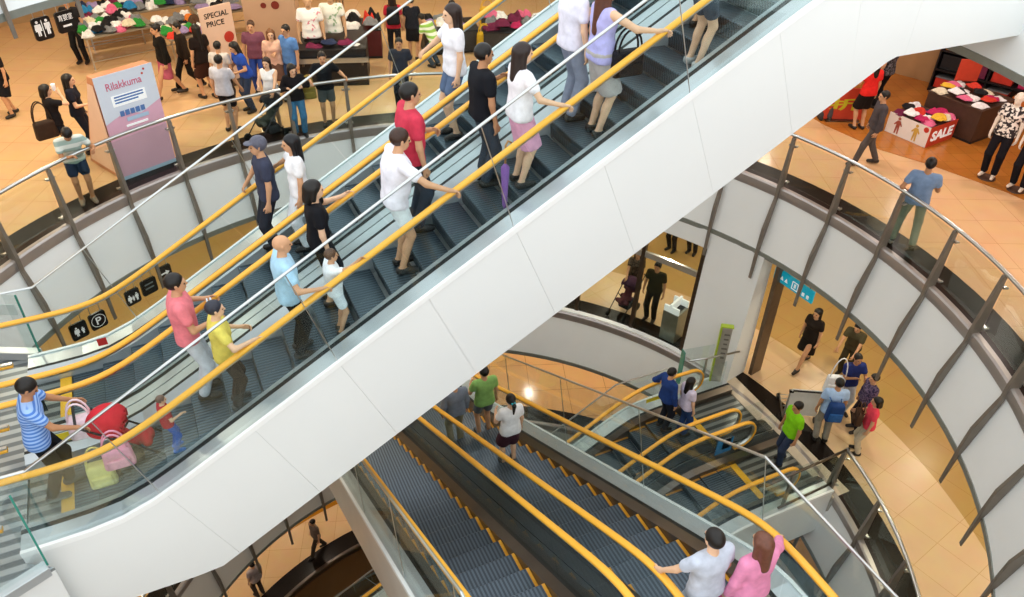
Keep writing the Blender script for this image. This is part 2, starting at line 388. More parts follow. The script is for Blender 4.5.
for a in range(20, 180, 20):
    for r in (9.6, 12.6): lamp(pol(CC, r, a, ZB - 1.43), 26, colr=(1, .9, .74))
for a in range(60, 180, 15):
    for r in (9.6, 12.6): lamp(pol(CD, r, a, ZC - 1.43), 17, colr=(1, .9, .74))
TREAD = stripe_mat('#323d46', '#56646f', .05, 1, .35, .5, name='grooved_tread')
TREADX = stripe_mat('#3c444e', '#5a6570', .05, 0, .35, .5, name='grooved_tread')
PLATE = stripe_mat('#4d5253', '#8f9492', .17, 1, .35, .6, coord='Position', name='ribbed_landing_plate')
PLATEX = stripe_mat('#4d5253', '#8f9492', .17, 0, .35, .6, coord='Position', name='ribbed_landing_plate')
CLAD = mat('#eceeed', .42, noise=.012, scale=.8, name='white_cladding')
CLADB = mat('#d6d0c6', .3, .1, noise=.05, scale=1.2, name='bronze_white_cladding')
YEDGE = mat('#cf9024', .5, noise=.06, name='shaded_yellow_edge')  # darkened yellow: the shade on the recessed step edges is put into the colour
LABELY = mat('#efd834', .5, noise=.04, name='yellow_sticker')
LABELW = mat('#eef0ee', .5, noise=.03, name='white_sticker')
LABELR = mat('#c8302c', .5, noise=.03, name='red_sticker')
LABELB = mat('#2d7fb8', .5, noise=.03, name='blue_sticker')

class Path:
    def __init__(s, c, z0, z1, k=.2): s.c = c; s.z0 = z0; s.z1 = z1; s.s0 = (z0 - c) / T30; s.s1 = (z1 - c) / T30; s.k = k
    def sp(s, x): x /= s.k; return s.k * (x if x > 30 else math.log1p(math.exp(x)))
    def z(s, x): return s.z0 + T30 * (s.sp(x - s.s0) - s.sp(x - s.s1))
    def m(s, x): return (s.z(x + .02) - s.z(x - .02)) / .04
    def shift(s, x, h): m = s.m(x); return -h * m / (1 + m * m)

def make_escalator(label, sw, P, wa, wb, s_lo, s_hi, soff, zs=None, clad=None, clad_mat=CLAD, edges=None, barrier=None, deckA=.3, deckB=.2,
                   newel=(2.6, 2.0), edge=True, plate_mat=PLATE, tread=TREAD, gl_edges=None, group=None, stepphase=0.0, skirt_mat=SKIRT, dl=1.05, stickers=()):
    """one escalator: w runs from side a (wa) to side b (wb); sw maps (s, w, z) into the building"""
    base = sw((P.s0 + P.s1) / 2, (wa + wb) / 2, P.z0)
    o = thing('escalator', label, 'escalator', base, 0, group)
    zs = zs or (lambda s: P.z(s) - soff)
    n = 40; ss = [s_lo + (s_hi - s_lo) * i / n for i in range(n + 1)]
    # truss body
    rows = [[sw(s, wa - deckA + .03, P.z(s) + .10), sw(s, wa + .14, P.z(s) - .02), sw(s, wa + .16, P.z(s) - .42), sw(s, wb - .16, P.z(s) - .42), sw(s, wb - .14, P.z(s) - .02), sw(s, wb + deckB - .03, P.z(s) + .10),
             sw(s, wb + deckB - .03, zs(s)), sw(s, wa - deckA + .03, zs(s))] for s in ss]
    MB().rows(rows, True, True).build('truss', clad_mat, o)
    # decks, skirts
    for side, w0, d, deck in (('a', wa, -1, deckA), ('b', wb, 1, deckB)):
        prof = [(d * .012, .165), (d * deck, .165), (d * deck, .125), (d * .012, .125)]
        MB().rows([[sw(s, w0 + dw, P.z(s) + dz) for dw, dz in prof] for s in ss], True, True).build('deck', DECKGREY if deck > .22 or not edge else DECKDARK, o)
        prof = [(d * .03, .17), (-d * .03, .17), (-d * .03, .12), (d * .03, .12)]
        MB().rows([[sw(s, w0 + dw, P.z(s) + dz) for dw, dz in prof] for s in ss], True, True).build('glass_channel', DARK, o)
        prof = [(-d * .03, .16), (-d * .135, .10), (-d * .14, -.32), (-d * .15, -.32), (-d * .15, .12), (-d * .03, .175)]
        MB().rows([[sw(s, w0 + dw, P.z(s) + dz) for dw, dz in prof] for s in ss], True, True).build('skirt', skirt_mat, o)
        # glass
        ge = gl_edges or [s_lo + .1 + 1.55 * i for i in range(int((s_hi - s_lo) / 1.55) + 1)]
        for i in range(len(ge) - 1):
            a, b = ge[i] + .006, ge[i + 1] - .006; us = [a + (b - a) * j / 6 for j in range(7)]
            bot = [(u, P.z(u) + .15) for u in us]; top = [(u + P.shift(u, .76), P.z(u + P.shift(u, .76)) + .915) for u in us]
            R = [[sw(q[0], w0 - .006, q[1]), sw(t[0], w0 - .006, t[1]), sw(t[0], w0 + .006, t[1]), sw(q[0], w0 + .006, q[1])] for q, t in zip(bot, top)]
            MB().rows(R, True, True).build('glass_panel', GLASS, o)
        # handrail loop
        sa, sb = P.s0 - newel[0], P.s1 + newel[1]; H = .96; rr = .33
        pts = []
        za = P.z(sa) + H - rr
        for k in range(2): pts.append((sa + .12 - .12 * k, za - rr))
        for k in range(1, 9): a = -PI / 2 - PI * k / 8; pts.append((sa + rr * math.cos(a), za + rr * math.sin(a)))
        N = int((sb - sa) / .16)
        for k in range(1, N): u = sa + (sb - sa) * k / N; pts.append((u, P.z(u) + H))
        zb = P.z(sb) + H - rr
        for k in range(0, 9): a = PI / 2 - PI * k / 8; pts.append((sb + rr * math.cos(a), zb + rr * math.sin(a)))
        pts.append((sb - .12, zb - rr))
        def loop(prof, name, m, par, lab=None):
            rows = []
            for i, q in enumerate(pts):
                a = pts[max(0, i - 1)]; b = pts[min(len(pts) - 1, i + 1)]; t = Vector((b[0] - a[0], b[1] - a[1])).normalized(); nn = (-t.y, t.x)
                rows.append([sw(q[0] + nn[0] * dn, w0 + dw, q[1] + nn[1] * dn) for dw, dn in prof])
            return MB().rows(rows, True, True).build(name, m, par, smooth=True, auto=50, label=lab)
        hr = loop([(-.042, .0), (-.036, .018), (-.018, .027), (.018, .027), (.036, .018), (.042, 0), (.036, -.016), (-.036, -.016)], 'handrail', YELLOW, o, 'yellow moving handrail')
        loop([(-.022, -.018), (.022, -.018), (.022, -.045), (-.022, -.045)], 'guide', STEEL, hr)
        # outer cladding in panels with open joints
        if clad and side in clad:
            wo = w0 + d * deck
            for i in range(len(edges) - 1):
                a, b = edges[i] + .0012, edges[i + 1] - .0012; R = []
                for j in range(9):
                    u = a + (b - a) * j / 8; zt = P.z(u) + .13
                    u2 = u
                    for _ in range(4): u2 = u - P.shift(u, zt - zs(u2)) * 1.0
                    R.append([sw(u, wo, zt), sw(u, wo - d * .03, zt), sw(u2, wo - d * .03, zs(u2) - .01), sw(u2, wo, zs(u2) - .01)])
                MB().rows(R, True, True).build('cladding_panel', clad_mat, o)
            prof = [(-d * .01, .11), (d * .015, .11), (d * .015, .182), (-d * .03, .182), (-d * .03, .165)]
            MB().rows([[sw(s, wo + dw, P.z(s) + dz) for dw, dz in prof] for s in ss], True, True).build('lip', WHITE2, o, label='bright white lip along the deck')
        if barrier and side in barrier:
            off, h_lo, h_hi, bs, be, kind = barrier[side]
            wo = w0 + d * off
            zbar = lambda s: min(max(P.z0 + h_lo, P.c + T30 * s + h_hi), P.z1 + (h_lo if kind != 'low' else 9) if kind != 'high' else P.z1 + h_lo)
            if kind == 'low': zbar = lambda s: max(P.z0 + h_lo, P.c + T30 * s + h_hi)
            if kind == 'high': zbar = lambda s: min(P.z1 + h_lo, P.c + T30 * s + h_hi)
            sk = ((P.z0 if kind == 'low' else P.z1) + h_lo - h_hi - P.c) / T30
            us = sorted([bs + (be - bs) * i / 30 for i in range(31)] + [sk])
            rad = .02
            MB().tube([sw(u, wo, zbar(u)) for u in (bs, sk, be)], .017, 8).build('barrier_rail', STEEL, o, label='thin silver top rail of the outer glass')
            cuts = [bs]; u = bs + 1.45
            while u < be - .3: cuts.append(u); u += 2.14
            cuts.append(be)
            for u in cuts[1:-1]:
                u2 = u + P.shift(u, .9)
                MB().tube([sw(u, wo - d * -.012, P.z(u) + .17), sw(u2, wo - d * -.012, zbar(u2) - .02)], .006, 6).build('joint', STEEL, o, label='bright glass joint')
            for i in range(len(cuts) - 1):
                a, b = cuts[i] + .005, cuts[i + 1] - .005; R = []
                for j in range(9):
                    u = a + (b - a) * j / 8; u2 = u + P.shift(u, .9)
                    R.append([sw(u, wo - .006, P.z(u) + .16), sw(u2, wo - .006, zbar(u2)), sw(u2, wo + .006, zbar(u2)), sw(u, wo + .006, P.z(u) + .16)])
                MB().rows(R, True, True).build('barrier_glass', GLASS, o)
    # steps
    stm = None; k0 = int(math.ceil((P.s0 - dl - .15) / .405)); k1 = int((P.s1 + 1.2) / .405)
    hw = (wb - wa) / 2 - .155; wm = (wa + wb) / 2
    ctr = Vector(sw(0, wm, 0))
    def loc_mesh(m, name, mt):
        me = bpy.data.meshes.new(name); me.from_pydata([tuple(Vector(sw(p[0], wm + p[1], p[2])) - ctr) for p in m.v], [], m.f)
        for q in (mt if isinstance(mt, (list, tuple)) else [mt]): me.materials.append(q)
        if isinstance(mt, (list, tuple)):
            for p, mi in zip(me.polygons, m.m): p.material_index = mi
        fix_normals(me); me.update(); return me
    m = MB()
    prof = [(.2, 0), (-.19, 0), (-.2, -.012), (-.185, -.06), (-.16, -.12), (-.15, -.24), (.19, -.24)]
    m.rows([[(s, w_, z) for s, z in prof] for w_ in (-hw, hw)], True, True); step_me = loc_mesh(m, 'step', tread)
    m = MB()
    edge_me = [loc_mesh(MB().box((0, sgn * (hw - .02), .003), (.38, .04, .008)), 'yellow_edge', YEDGE) for sgn in (-1, 1)]
    for k in range(k0, k1 + 1):
        s = k * .405 + stepphase
        so = bpy.data.objects.new('step', step_me); col.objects.link(so); so.parent = o
        so.location = Vector(sw(s, wm, P.z(s))) - Vector(base)
        if not edge: continue
        for em in edge_me: e = bpy.data.objects.new('yellow_edge', em); col.objects.link(e); e.parent = so
    # landing plates with comb strip
    for lo, hi, z, comb in ((s_lo + .02, P.s0 - dl, P.z0, P.s0 - dl - .05), (P.s1 + 1.15, s_hi - .02, P.z1, P.s1 + 1.2)):
        if hi - lo < .1: continue
        cs = [sw((lo + hi) / 2, wm, z - .03), sw(lo, wa + .16, z), sw(hi, wb - .16, z)]
        d = [abs(cs[2][i] - cs[1][i]) for i in range(2)]
        MB().box(cs[0], (d[0], d[1], .06)).build('landing_plate', plate_mat, o)
        a, b = sw(comb - .07, wa + .16, z), sw(comb + .07, wb - .16, z)
        MB().box(((a[0] + b[0]) / 2, (a[1] + b[1]) / 2, z + .003), (abs(a[0] - b[0]), abs(a[1] - b[1]), .012)).build('comb', YPAINT, o, label='yellow comb strip')
    for (s, side, h, wdt, hgt, mt) in stickers:
        w0 = (wa + .012 if side == 'a' else wb - .012); z = P.z(s) + h
        a = sw(s - wdt / 2, w0, z - hgt / 2); b = sw(s + wdt / 2, w0, z + hgt / 2); t = .004
        dd = [max(abs(a[i] - b[i]), t) for i in range(3)]
        MB().box([(a[i] + b[i]) / 2 for i in range(3)], dd).build('sticker', mt, o)
    return o

# ---- the big white pair that crosses the hall, rising to the right
PM = Path(.80, ZA, ZU)
zs_main = lambda s: min(max(-1.14, -.746 + T30 * s), 4.13)
swM = lambda s, w, z: (s, w, z)
edges = [-2.48, -.96, .1] + [1.142 + 1.07 * i for i in range(8)] + [11.2]
make_escalator('near white escalator crossing the hall, rising to the right', swM, PM, 7.095, 8.345, -2.48, 11.3, 1.66, zs_main, clad='a', edges=edges,
               barrier={'a': (.26, 1.27, 1.68, -2.46, 7.1, 'low')}, stepphase=.1, dl=.62, skirt_mat=DECKGREY, newel=(1.35, 1.2), edge=False,
               stickers=[(-1.85, 'b', .26, .55, .14, LABELY), (-2.25, 'b', .55, .2, .16, LABELW)])
make_escalator('far white escalator of the crossing pair, behind the near one', swM, PM, 8.735, 9.99, -2.48, 11.3, 1.66, zs_main, clad='b', edges=edges,
               barrier={'b': (.26, 1.27, 1.68, -2.46, 7.1, 'low')}, deckA=.17, deckB=.3, stepphase=.25, dl=.62, skirt_mat=DECKGREY, newel=(1.35, 1.2), edge=False,
               stickers=[(-1.5, 'b', .3, .12, .12, LABELR), (-2.3, 'a', .5, .3, .2, BLACKP)])
# ---- the dark pair in the lower middle, dropping away from the camera
PL = Path(1.98, ZB, ZA)
swL = lambda s, w, z: (w, -s, z)
edL = [-14.5 + 1.115 * i for i in range(13)] + [.3]
make_escalator('lower escalator at left of the dark pair, empty steps, dropping away', swL, PL, 1.59, 2.89, -14.0, -.9, 1.0, clad='a', clad_mat=CLADB, edges=[-13.9 + 1.115 * i for i in range(12)] + [-.9],
               barrier={'a': (.2, 1.3, 1.5, -11.5, -1.0, 'high')}, deckA=.26, tread=TREADX, plate_mat=PLATEX, newel=(1.6, 1.7))
make_escalator('right escalator of the dark lower pair, woman in a white blouse on it', swL, PL, 3.30, 4.60, -14.0, -.9, 1.0, clad='b', clad_mat=CLADB, edges=[-13.9 + 1.115 * i for i in range(12)] + [-.9],
               barrier={'b': (.27, 1.3, 1.6, -11.5, -2.0, 'high')}, deckA=.2, deckB=.3, tread=TREADX, plate_mat=PLATEX, newel=(1.6, 1.7), stepphase=.18)
# ---- the small pair going down from the floor below, lower right
P3 = Path(-9.25, ZC, ZB)
swS = lambda s, w, z: (s, w, z)
make_escalator('small escalator beside the green edged post, two people at its top', swS, P3, 8.52, 9.83, -2.5, 10.2, 1.0, clad='b', edges=[-2.4 + 1.115 * i for i in range(11)] + [10.2],
               barrier={'b': (.3, .94, 1.16, .5, 8.75, 'high')}, deckA=.18, deckB=.34, newel=(1.6, 1.35), stickers=[(8.85, 'b', .55, .35, .3, LABELW), (8.2, 'b', .5, .5, .1, LABELY)])
make_escalator('small escalator nearest the curved balustrade on the floor below', swS, P3, 6.80, 8.11, -2.5, 10.2, 1.0, clad='a', edges=[-2.4 + 1.115 * i for i in range(11)] + [10.2],
               deckA=.3, deckB=.18, newel=(1.6, 1.4), stepphase=.2, stickers=[(8.7, 'b', .5, .4, .4, LABELB), (8.75, 'b', .55, .2, .3, LABELW)])
# ---------------------------------------------------------------- surfaces from distance fields
def surface_net(fn, lo, hi, vx):
    lo = np.array(lo, float); n = np.ceil((np.array(hi, float) - lo) / vx).astype(int) + 1
    ax = [lo[i] + vx * np.arange(n[i]) for i in range(3)]
    G = np.stack(np.meshgrid(*ax, indexing='ij'), -1)
    d = fn(G.reshape(-1, 3)).reshape(n)
    ins = d < 0
    c = [ins[i:n[0] - 1 + i, j:n[1] - 1 + j, k:n[2] - 1 + k] for i in (0, 1) for j in (0, 1) for k in (0, 1)]
    cnt = sum(x.astype(int) for x in c); act = (cnt > 0) & (cnt < 8)
    idx = -np.ones(act.shape, int); idx[act] = np.arange(act.sum()); cells = np.argwhere(act)
    acc = np.zeros((len(cells), 3)); num = np.zeros(len(cells))
    E = [((0, 0, 0), (1, 0, 0)), ((0, 1, 0), (1, 1, 0)), ((0, 0, 1), (1, 0, 1)), ((0, 1, 1), (1, 1, 1)), ((0, 0, 0), (0, 1, 0)), ((1, 0, 0), (1, 1, 0)), ((0, 0, 1), (0, 1, 1)), ((1, 0, 1), (1, 1, 1)),
         ((0, 0, 0), (0, 0, 1)), ((1, 0, 0), (1, 0, 1)), ((0, 1, 0), (0, 1, 1)), ((1, 1, 0), (1, 1, 1))]
    for a, b in E:
        pa, pb = cells + a, cells + b
        da, db = d[tuple(pa.T)], d[tuple(pb.T)]; cr = (da < 0) != (db < 0)
        t = np.where(cr, da / np.where(cr, da - db, 1), 0)[:, None]
        acc += np.where(cr[:, None], pa + (pb - pa) * t, 0); num += cr
    V = lo + vx * acc / num[:, None]
    F = []
    for a in range(3):
        u, v = (a + 1) % 3, (a + 2) % 3
        e0 = ins; sl0 = [slice(None)] * 3; sl1 = [slice(None)] * 3; sl0[a] = slice(0, n[a] - 1); sl1[a] = slice(1, n[a])
        x0, x1 = ins[tuple(sl0)], ins[tuple(sl1)]
        P = np.argwhere(x0 != x1)
        P = P[(P[:, u] > 0) & (P[:, v] > 0) & (P[:, u] < n[u] - 1) & (P[:, v] < n[v] - 1)]
        if not len(P): continue
        du = np.zeros(3, int); du[u] = 1; dv = np.zeros(3, int); dv[v] = 1
        q = np.stack([idx[tuple((P - du - dv).T)], idx[tuple((P - dv).T)], idx[tuple(P.T)], idx[tuple((P - du).T)]], 1)
        fl = ~x0[tuple(P.T)]
        q[fl] = q[fl][:, ::-1]; F.append(q)
    F = np.concatenate(F); F = F[(F >= 0).all(1)]
    return V, F
def cap_d(P, a, b, ra, rb):
    a = np.array(a, float); b = np.array(b, float); ab = b - a; L = float(ab @ ab)
    if L < 1e-9: return np.linalg.norm(P - a, axis=1) - ra
    t = np.clip((P - a) @ ab / L, 0, 1)
    return np.linalg.norm(P - a - t[:, None] * ab, axis=1) - (ra + (rb - ra) * t)
def union_fn(prims, k=.014, infl=0.0, clips=()):
    def fn(P):
        s = np.zeros(len(P)); best = np.full(len(P), 9.0)
        ds = [cap_d(P, *p) for p in prims]
        D = np.stack(ds); mn = D.min(0)
        s = mn - k * np.log(np.exp(-(D - mn) / k).sum(0))
        s = s - infl
        for nrm, off in clips: s = np.maximum(s, P @ np.array(nrm, float) - off)
        return s
    return fn
def bounds(prims, pad):
    a = np.array([np.minimum(np.array(p[0]) - max(p[2:4]), np.array(p[1]) - max(p[2:4])) for p in prims]).min(0) - pad
    b = np.array([np.maximum(np.array(p[0]) + max(p[2:4]), np.array(p[1]) + max(p[2:4])) for p in prims]).max(0) + pad
    return a, b
def net(prims, vx, k=.014, infl=0.0, clips=()):
    lo, hi = bounds(prims, abs(infl) + k * 2 + vx * 2)
    return surface_net(union_fn(prims, k, infl, clips), lo, hi, vx)

# ---------------------------------------------------------------- heads and hair, head-local (centre of skull, +Y forward)
def _ell(P, c, r):
    q = (P - np.array(c)) / np.array(r); L = np.linalg.norm(q, axis=1); return (L - 1) * min(r)
def _smin(a, b, k):
    h = np.clip(.5 + .5 * (b - a) / k, 0, 1); return b * (1 - h) + a * h - k * h * (1 - h)
def head_fn(P):
    d = _ell(P, (0, -.008, .022), (.073, .092, .088))
    d = _smin(d, _ell(P, (0, .022, -.05), (.052, .062, .062)), .03)
    d = _smin(d, cap_d(P, (0, .086, .006), (0, .099, -.022), .009, .013), .012)      # nose
    d = _smin(d, cap_d(P, (-.03, .078, .022), (.03, .078, .022), .011, .011), .012)  # brow
    d = _smin(d, cap_d(P, (-.016, .083, -.056), (.016, .083, -.056), .007, .007), .006)  # lips
    for s in (-1, 1):
        d = _smin(d, cap_d(P, (s * .073, -.008, .012), (s * .071, -.004, -.022), .016, .011), .006)  # ears
        d = np.maximum(d, -_ell(P, (s * .03, .088, .002), (.014, .012, .010)))
    return d
HV, HF = surface_net(head_fn, (-.105, -.12, -.13), (.105, .14, .13), .0095)
def eye_mesh():
    V = []; F = []
    for s in (-1, 1):
        b = len(V)
        for i in range(1, 4):
            for j in range(8):
                th = PI * i / 4; ph = 2 * PI * j / 8
                V.append((s * .03 + .0125 * math.sin(th) * math.cos(ph), .076 + .0115 * math.sin(th) * math.sin(ph), .002 + .0085 * math.cos(th)))
        for i in range(2):
            for j in range(8): F.append((b + i * 8 + j, b + i * 8 + (j + 1) % 8, b + i * 8 + 8 + (j + 1) % 8, b + i * 8 + 8 + j))
    return V, F
EV, EF = eye_mesh()
_HC = {}
def hair_mesh(style):
    if style in _HC: return _HC[style]
    def cap(P, g=1.0):
        d = _ell(P, (0, -.016, .032), (.082 * g, .099 * g, .095 * g))
        d = np.maximum(d, P[:, 1] - .85 * P[:, 2] - .03)
        return np.maximum(d, -.062 - P[:, 2])
    def fn(P):
        d = cap(P)
        if style == 'crop':
            d = np.maximum(d, -.03 - P[:, 2] - .0 * P[:, 1])
        if style in ('long', 'bob', 'verylong'):
            L = {'bob': .10, 'long': .24, 'verylong': .38}[style]
            e = cap_d(P, (0, -.055, .03), (0, -.085, -L), .074, .06)
            for s in (-1, 1): e = np.minimum(e, cap_d(P, (s * .062, -.02, .04), (s * .07, -.035, -L * .8), .034, .03))
            e = np.maximum(e, P[:, 1] - .9 * P[:, 2] - .035 - np.clip(-P[:, 2], 0, 1) * 1.0)
            d = _smin(d, e, .02)
        if style == 'ponytail':
            d = _smin(d, cap_d(P, (0, -.10, .03), (0, -.145, -.01), .026, .034), .015)
            d = _smin(d, cap_d(P, (0, -.145, -.01), (0, -.135, -.2), .036, .014), .015)
        if style == 'bun': d = _smin(d, _ell(P, (0, -.10, .07), (.04, .04, .04)), .01)
        if style == 'cap':
            d = np.minimum(cap(P, 1.06), np.maximum(_ell(P, (0, .09, .052), (.075, .075, .012)), -.2 - P[:, 1]))
        return d
    _HC[style] = surface_net(fn, (-.16, -.24, -.5 if style == 'verylong' else -.34), (.16, .2, .16), .0125)
    return _HC[style]

def rx(a):
    c, s = math.cos(a), math.sin(a); return np.array([[1, 0, 0], [0, c, -s], [0, s, c]])
def rzm(a):
    c, s = math.cos(a), math.sin(a); return np.array([[c, -s, 0], [s, c, 0], [0, 0, 1]])
def unit(v): v = np.array(v, float); return v / max(1e-9, np.linalg.norm(v))
def ik(a, t, l1, l2, pole):
    a = np.array(a, float); t = np.array(t, float); v = t - a; D = np.linalg.norm(v)
    if D > (l1 + l2) * .995: t = a + v / D * (l1 + l2) * .995; v = t - a; D = np.linalg.norm(v)
    if D < abs(l1 - l2) + .02: D = abs(l1 - l2) + .02; t = a + unit(v) * D; v = t - a
    x = (l1 * l1 - l2 * l2 + D * D) / (2 * D); h = math.sqrt(max(0, l1 * l1 - x * x)); u = v / D
    p = np.array(pole, float); p = p - u * (p @ u); p = unit(p)
    return a + u * x + p * h, t

SKINS = {'light': '#e3b795', 'mid': '#cf9d78', 'tan': '#b98560'}
def smooth_obj(name, V, F, mats, parent, mi=None, autosm=True):
    me = bpy.data.meshes.new(name); me.from_pydata([tuple(map(float, p)) for p in V], [], [tuple(int(i) for i in q) for q in F])
    for m in (mats if isinstance(mats, (list, tuple)) else [mats]): me.materials.append(m)
    if mi is not None: me.polygons.foreach_set('material_index', mi)
    me.polygons.foreach_set('use_smooth', [True] * len(me.polygons)); me.update()
    o = bpy.data.objects.new(name, me); col.objects.link(o); o.parent = parent
    return o
def cloth(c, rough=.85, noise=.1): return c if not isinstance(c, str) else mat(c, rough, 0, noise, 14, .2, bump=.15)

def person(label, loc, face, h=1.68, top='#d0d0d0', sleeve='short', bottom='trousers', bcol='#303238', shoe='#2a2522', hair='short', hcol='#17120f', skin='mid',
           lean=0.0, handL='down', handR='down', legs='stand', stride=.3, head_yaw=0.0, head_pitch=0.0, female=False, hips=None, vx=.02, group=None, name='person',
           topname='shirt', feet=None, hem=.86, world_hands=True, hair_tie=None, trousers_len=.10, stuff_skin=None, cat='person', torso_only=False, bulk=1.05):
    """face: heading in degrees (0 = +X, 90 = +Y). hands: 'down','bend','up','chest' or a point (world coordinates)."""
    S = h / 1.70
    o = thing(name, label, cat, loc, R_(face - 90), group)
    inv = ROOT[o].inverted()
    W = (.155 if female else .175) * S * bulk
    hipz = (hips if hips is not None else .92 * S)
    hc = np.array([0, 0, hipz])
    Rl = rx(-lean)
    def up(p): p = np.array(p, float) * S; q = p - np.array([0, 0, .92 * S]); return hc + Rl @ q
    sh = {s: up((s * W / S, 0, 1.385)) for s in (-1, 1)}
    # ---- legs
    l1, l2 = .43 * S, .42 * S
    def foot(p): return np.array(p, float) * S
    if feet is None:
        if legs == 'walk': fL, fR = foot((-.08, stride, .085)), foot((.08, -stride, .10))
        elif legs == 'walk2': fR, fL = foot((.08, stride, .085)), foot((-.08, -stride, .15))
        elif legs == 'wide': fL, fR = foot((-.17, .03, .085)), foot((.17, -.03, .085))
        elif legs == 'stagger': fL, fR = foot((-.09, .10, .085)), foot((.10, -.10, .085))
        else: fL, fR = foot((-.095, .02, .085)), foot((.095, 0, .085))
    else: fL, fR = feet
    leg = {}
    for s, ft in ((-1, fL), (1, fR)):
        hp = hc + np.array([s * .088 * S, 0, -.02 * S])
        kn, an = ik(hp, ft, l1, l2, (s * .12, 1, 0.0)); leg[s] = (hp, kn, an)
    # ---- arms
    a1, a2 = .285 * S, .25 * S
    arm = {}
    for s, hd in ((-1, handL), (1, handR)):
        if isinstance(hd, str):
            t = {'down': up((s * (W / S + .07), .03, .86)), 'bend': up((s * .15, .30, 1.12)), 'chest': up((s * .07, .26, 1.25)), 'up': up((s * .1, .22, 1.5)), 'phone': up((s * .05, .28, 1.3)),
                 'back': up((s * .2, -.25, .95)), 'fwd': up((s * (W / S + .05), .28, .92)), 'hip': up((s * .2, .06, 1.0)), 'push': up((s * .2, .42, 1.05))}[hd]
            if hd == 'down': t = sh[s] + np.array([s * .07, .05, -.525]) * S * np.array([1, 1, 1])
        else:
            q = inv @ Vector(hd); t = np.array(q)
        el, wr = ik(sh[s], t, a1, a2, (s * .5, -.5, -.7)); arm[s] = (sh[s], el, wr)
    # ---- skin body
    B = []
    def tw(a, b, ra, rb): B.append((tuple(a), tuple(b), ra * S, rb * S))
    fw = (.92 if female else 1.0) * bulk
    torso = [(up((-.07, .0, 1.26)), up((.07, 0, 1.26)), .105 * fw, .105 * fw), (up((-.055, .005, 1.07)), up((.055, .005, 1.07)), .098 * fw, .098 * fw), (up((-.05, 0, 1.16)), up((.05, 0, 1.16)), .1 * fw, .1 * fw),
             (hc + np.array([-.07, -.01, .03]) * S, hc + np.array([.07, -.01, .03]) * S, .108, .108), (up((-.125 * bulk, -.005, 1.375)), up((.125 * bulk, -.005, 1.375)), .058, .058), (up((-.1, 0, 1.33)), up((.1, 0, 1.33)), .085 * fw, .085 * fw)]
    if female: torso += [(up((-.06, .07, 1.25)), up((.06, .07, 1.25)), .055, .055)]
    for a in torso: tw(*a)
    neck = up((0, -.005, 1.40)), up((0, .02, 1.52))
    tw(neck[0], neck[1], .058, .052)
    for s in (-1, 1):
        hp, kn, an = leg[s]
        if not torso_only: tw(hp, kn, .085, .055); tw(kn, an, .054, .037)
        cm = kn + (an - kn) * .3 + np.array([0, -.018, 0]) * S; (tw(cm, cm + (an - kn) * .15, .046, .042) if not torso_only else None)
        toe = an + np.array([s * .02, .15, -.045]) * S; torso_only or tw(an + np.array([0, -.03, -.035]) * S, toe, .04, .032)
        a0, el, wr = arm[s]; tw(a0, el, .05, .037); tw(el, wr, .038, .025)
        d = unit(wr - el); nn = unit(np.cross(d, np.array([0, 0, 1.0])) * 1.0 + np.array([-s * .6, 0, -.4])); nn = unit(nn - d * (nn @ d)); l = np.cross(d, nn)
        arm[s] = (a0, el, wr, d, nn, l)
        for q in (-.02, .02): tw(wr + l * q * S, wr + d * .07 * S + l * q * 1.25 * S, .02, .019)
    V, F = net(B, vx, .007)
    Vs = [V]; Fs = [F]; nb = len(V); mi = [0] * len(F)
    # head
    hcen = up((0, .025, 1.585)) if True else None
    Rh = Rl @ rzm(R_(head_yaw)) @ rx(-R_(head_pitch))
    HS = S * 1.06; hv = (Rh @ (HV * HS).T).T + hcen; Vs.append(hv); Fs.append(HF + nb)
    fc = HV[HF].mean(1)
    lips = (np.abs(fc[:, 0]) < .02) & (fc[:, 1] > .08) & (np.abs(fc[:, 2] + .056) < .0075)
    mi += [2 if x else 0 for x in lips]; nb += len(hv)
    ev = (Rh @ (np.array(EV) * HS).T).T + hcen; Vs.append(ev); Fs.append(np.array(EF) + nb); mi += [1] * len(EF); nb += len(ev)
    # fingers
    fm = MB()
    for s in (-1, 1):
        a0, el, wr, d, nn, l = arm[s]
        for i, (q, L) in enumerate(((-.031, .062), (-.0105, .074), (.0105, .070), (.031, .056))):
            p0 = wr + (d * .075 + l * q) * S; cu = .45 + .12 * i
            d1 = unit(d * math.cos(cu) + nn * math.sin(cu)); d2 = unit(d * math.cos(cu * 2.2) + nn * math.sin(cu * 2.2))
            p1 = p0 + d1 * L * .5 * S; p2 = p1 + d2 * L * .42 * S
            fm.tube([p0, p1, p2], [.0092 * S, .0085 * S, .0065 * S], 6)
        th = wr + (d * .02 + l * (.028 if s > 0 else -.028)) * S; ls = l if s > 0 else -l
        t1 = th + unit(d * .75 + ls * .6 + nn * .25) * .04 * S; t2 = t1 + unit(d * .9 + ls * .15 + nn * .4) * .032 * S
        fm.tube([th, t1, t2], [.0115 * S, .0105 * S, .008 * S], 6)
    SK = mat(stuff_skin or SKINS[skin], .55, 0, .05, 12, .3)
    EY = mat('#1c130e', .25, 0, .05, 12, .5); LIP = mat('#a8564c', .5, 0, .05, 12, .3)
    allV = np.concatenate(Vs); 
    F4 = [tuple(q) for q in np.concatenate(Fs)] + [tuple(nb + i for i in q) for q in fm.f]
    allV = np.concatenate([allV, np.array(fm.v)]); mi += [0] * len(fm.f)
    smooth_obj('body', allV, F4, [SK, EY, LIP] if not stuff_skin else [SK, SK, SK], o, mi)
